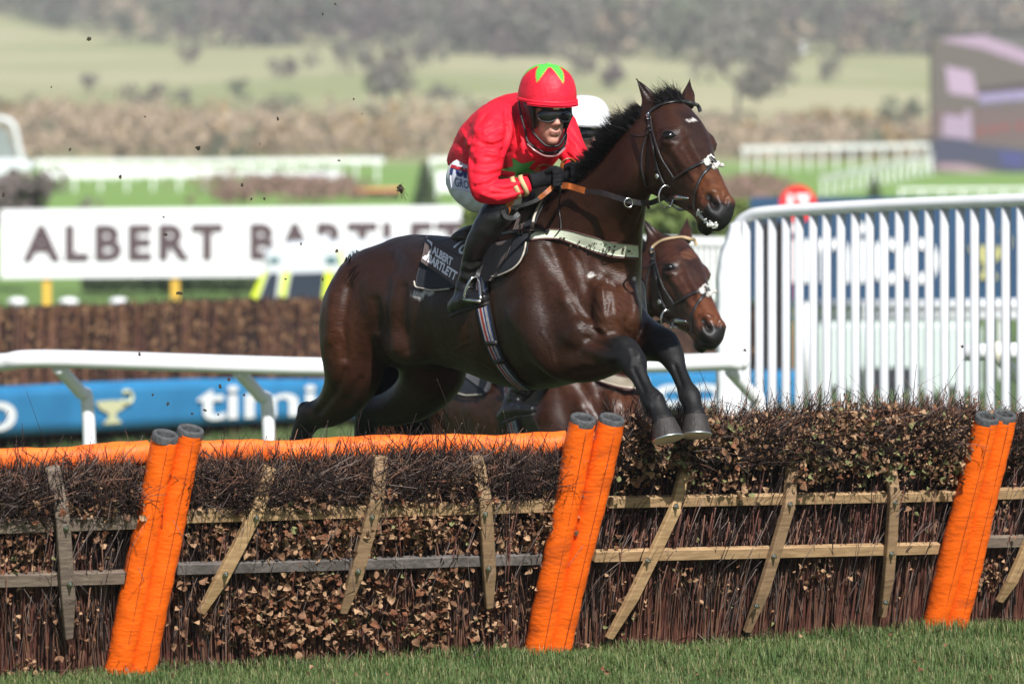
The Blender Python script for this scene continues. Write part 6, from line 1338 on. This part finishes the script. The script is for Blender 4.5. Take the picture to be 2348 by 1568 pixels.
# big screen
scr_y = 320.; screen = empty('big_screen', gpt(2340, scr_y), 'big outdoor screen showing a grandstand crowd, cut off by the right frame edge', 'screen')
b = MB(); b.box(Q(2345, 246, scr_y + .6), (212 * px(scr_y), 0, 0), (0, .5, 0), (0, 0, 176 * px(scr_y))); b.build('casing', M('screen_casing', (.05, .05, .05), .6), screen, smooth=False)
for u in (2180, 2500): b = MB(); b.bar(Q(u, 400, scr_y + .6), gpt(u, scr_y + .6), (.2, 0, 0), (0, .2, 0)); b.build('leg', M('screen_leg', (.2, .2, .2), .6), screen, smooth=False)
def em(c):
    m = M('screen_light', (.01, .01, .01), .4, emit=.75); m.node_tree.nodes['Principled BSDF'].inputs['Emission Color'].default_value = (*c, 1); return m
layers = [(V(2136, 82, 2550, 82, 2550, 416, 2136, 416), (.17, .145, .12)), (V(2136, 250, 2550, 240, 2550, 330, 2136, 330), (.19, .13, .12)), (V(2160, 90, 2262, 80, 2360, 120, 2550, 160, 2550, 190, 2348, 146, 2250, 112, 2166, 96), (.55, .40, .52)), (V(2260, 84, 2550, 84, 2550, 150, 2360, 116), (.16, .16, .14)),
          (V(2167, 152, 2228, 164, 2242, 224, 2176, 214), (.60, .44, .58)), (V(2240, 204, 2550, 166, 2550, 186, 2242, 216), (.07, .035, .05)), (V(2242, 217, 2550, 188, 2550, 214, 2246, 236), (.42, .36, .58)), (V(2164, 262, 2210, 268, 2212, 252, 2226, 254, 2230, 322, 2160, 312), (.50, .38, .50)),
          (V(2138, 318, 2210, 318, 2236, 330, 2348, 345, 2550, 380, 2550, 416, 2320, 400, 2240, 376, 2138, 372), (.055, .06, .12)), (V(2290, 345, 2348, 350, 2348, 385, 2300, 378), (.06, .07, .26)), (V(2150, 376, 2206, 376, 2300, 402, 2330, 416, 2290, 416, 2200, 394, 2150, 388), (.50, .34, .38))]
for k, (po, c) in enumerate(layers): mk('screen_picture', [Q(u, v, scr_y - .02 * (k + 1)) for u, v in po], [tuple(range(len(po)))], em(c), screen, smooth=False)
for u, v in ((2250, 300), (2278, 297), (2304, 292), (2338, 290), (2182, 410), (2260, 240), (2290, 236), (2325, 232)):
    b = MB(); c = (.45, .06, .06) if v > 280 else (.20, .18, .30); b.box(Q(u, v, scr_y - .3), (5 * px(scr_y), 0, 0), (0, .02, 0), (0, 0, 8 * px(scr_y))); b.build('screen_picture', em(c), screen, smooth=False)
dome = empty('white_dome', gpt(1837, y_for(1837, 126)), 'small white round dome far up the hillside', 'building'); dy = y_for(1837, 126); b = MB(); b.ell(Q(1837, 112, dy), ((1.2, 0, 0), (0, 1.2, 0), (0, 0, 1.1))); b.build('dome', board_m, dome); b = MB(); b.tube([Q(1837, 116, dy), gpt(1837, dy)], .8, 14); b.build('base', board_m, dome)
# small white markers on the far side of the birch fence
for u in (40, 158, 272):
    m_ = empty('rail_marker', gpt(u, 72), ('left', 'middle', 'right')[(u > 100) + (u > 200)] + 'most small white marker showing over the birch fence at left', 'marker', 'white markers behind the birch fence'); b = MB(); b.ell(Q(u, 692, 72), ((.14, 0, 0), (0, .1, 0), (0, 0, .06))); b.build('cap', white_pvc, m_); b = MB(); b.tube([Q(u, 694, 72), gpt(u, 72)], .05, 8); b.build('post', white_pvc, m_)
# ------------------------------------------------------------------ flying turf
r = np.random.default_rng(33); sod = M('flying_soil', (.022, .016, .011), .9, (.05, .035, .02), 60)
clods = [(918, 433, 11), (203, 90, 6), (637, 272, 6), (455, 340, 7), (8, 447, 9), (740, 33, 4), (769, 10, 4), (555, 425, 5), (576, 456, 4), (606, 456, 4), (811, 228, 3), (160, 343, 4), (333, 268, 3), (596, 330, 3), (777, 368, 4), (276, 406, 5), (375, 498, 4), (380, 538, 6), (412, 672, 8), (320, 812, 5), (385, 925, 5), (505, 886, 6), (470, 940, 5), (525, 870, 5), (440, 948, 4), (2206, 794, 6), (1708, 803, 6), (350, 905, 4), (560, 905, 4), (500, 950, 4), (830, 262, 3), (118, 200, 3), (690, 560, 5), (772, 576, 5), (655, 640, 5), (740, 640, 4)]
for i, (u, v, s) in enumerate(clods):
    y = r.uniform(19.3, 20.8); b = MB(); lv, lf = lump(Q(u, v, y), s * px(y) * .62, r, .75, 8, 6); b.add(lv, lf)
    o = b.build('flying_divot', sod, None, smooth=False, origin=tuple(Q(u, v, y)))
    if i == 0:
        gb = []
        for k in range(14):
            d_ = r.normal(size=3) * np.array((1, .5, 1.3)); c = np.array(Q(u, v, y)); sw = MB(); sw.tube([c, c + d_ * .012 + np.array((0, 0, -.004)), c + d_ * .02 + np.array((0, 0, -.014))], .0007, 4); w_ = sw.build('grass_root', sod, o)
        tag(o, 'largest flying clod of turf with roots, left of the jockey', 'divot', 'flying clods of turf')
    else: tag(o, 'small dark clod of turf flying through the air behind the horse', 'divot', 'flying clods of turf')
# ------------------------------------------------------------------ hazy air
hz = bpy.data.materials.new('haze'); hz.use_nodes = True; t = hz.node_tree; t.nodes.remove(t.nodes['Principled BSDF']); pv = t.nodes.new('ShaderNodeVolumePrincipled'); pv.inputs['Color'].default_value = (.93, .95, 1, 1); pv.inputs['Density'].default_value = .00030; t.links.new(pv.outputs[0], t.nodes['Material Output'].inputs['Volume'])
b = MB(); b.box((0, 790, 60), (1600, 0, 0), (0, 880, 0), (0, 0, 66)); hzo = b.build('haze', hz, smooth=False); tag(hzo, 'thin pale haze over the whole course', 'haze', kind='stuff')
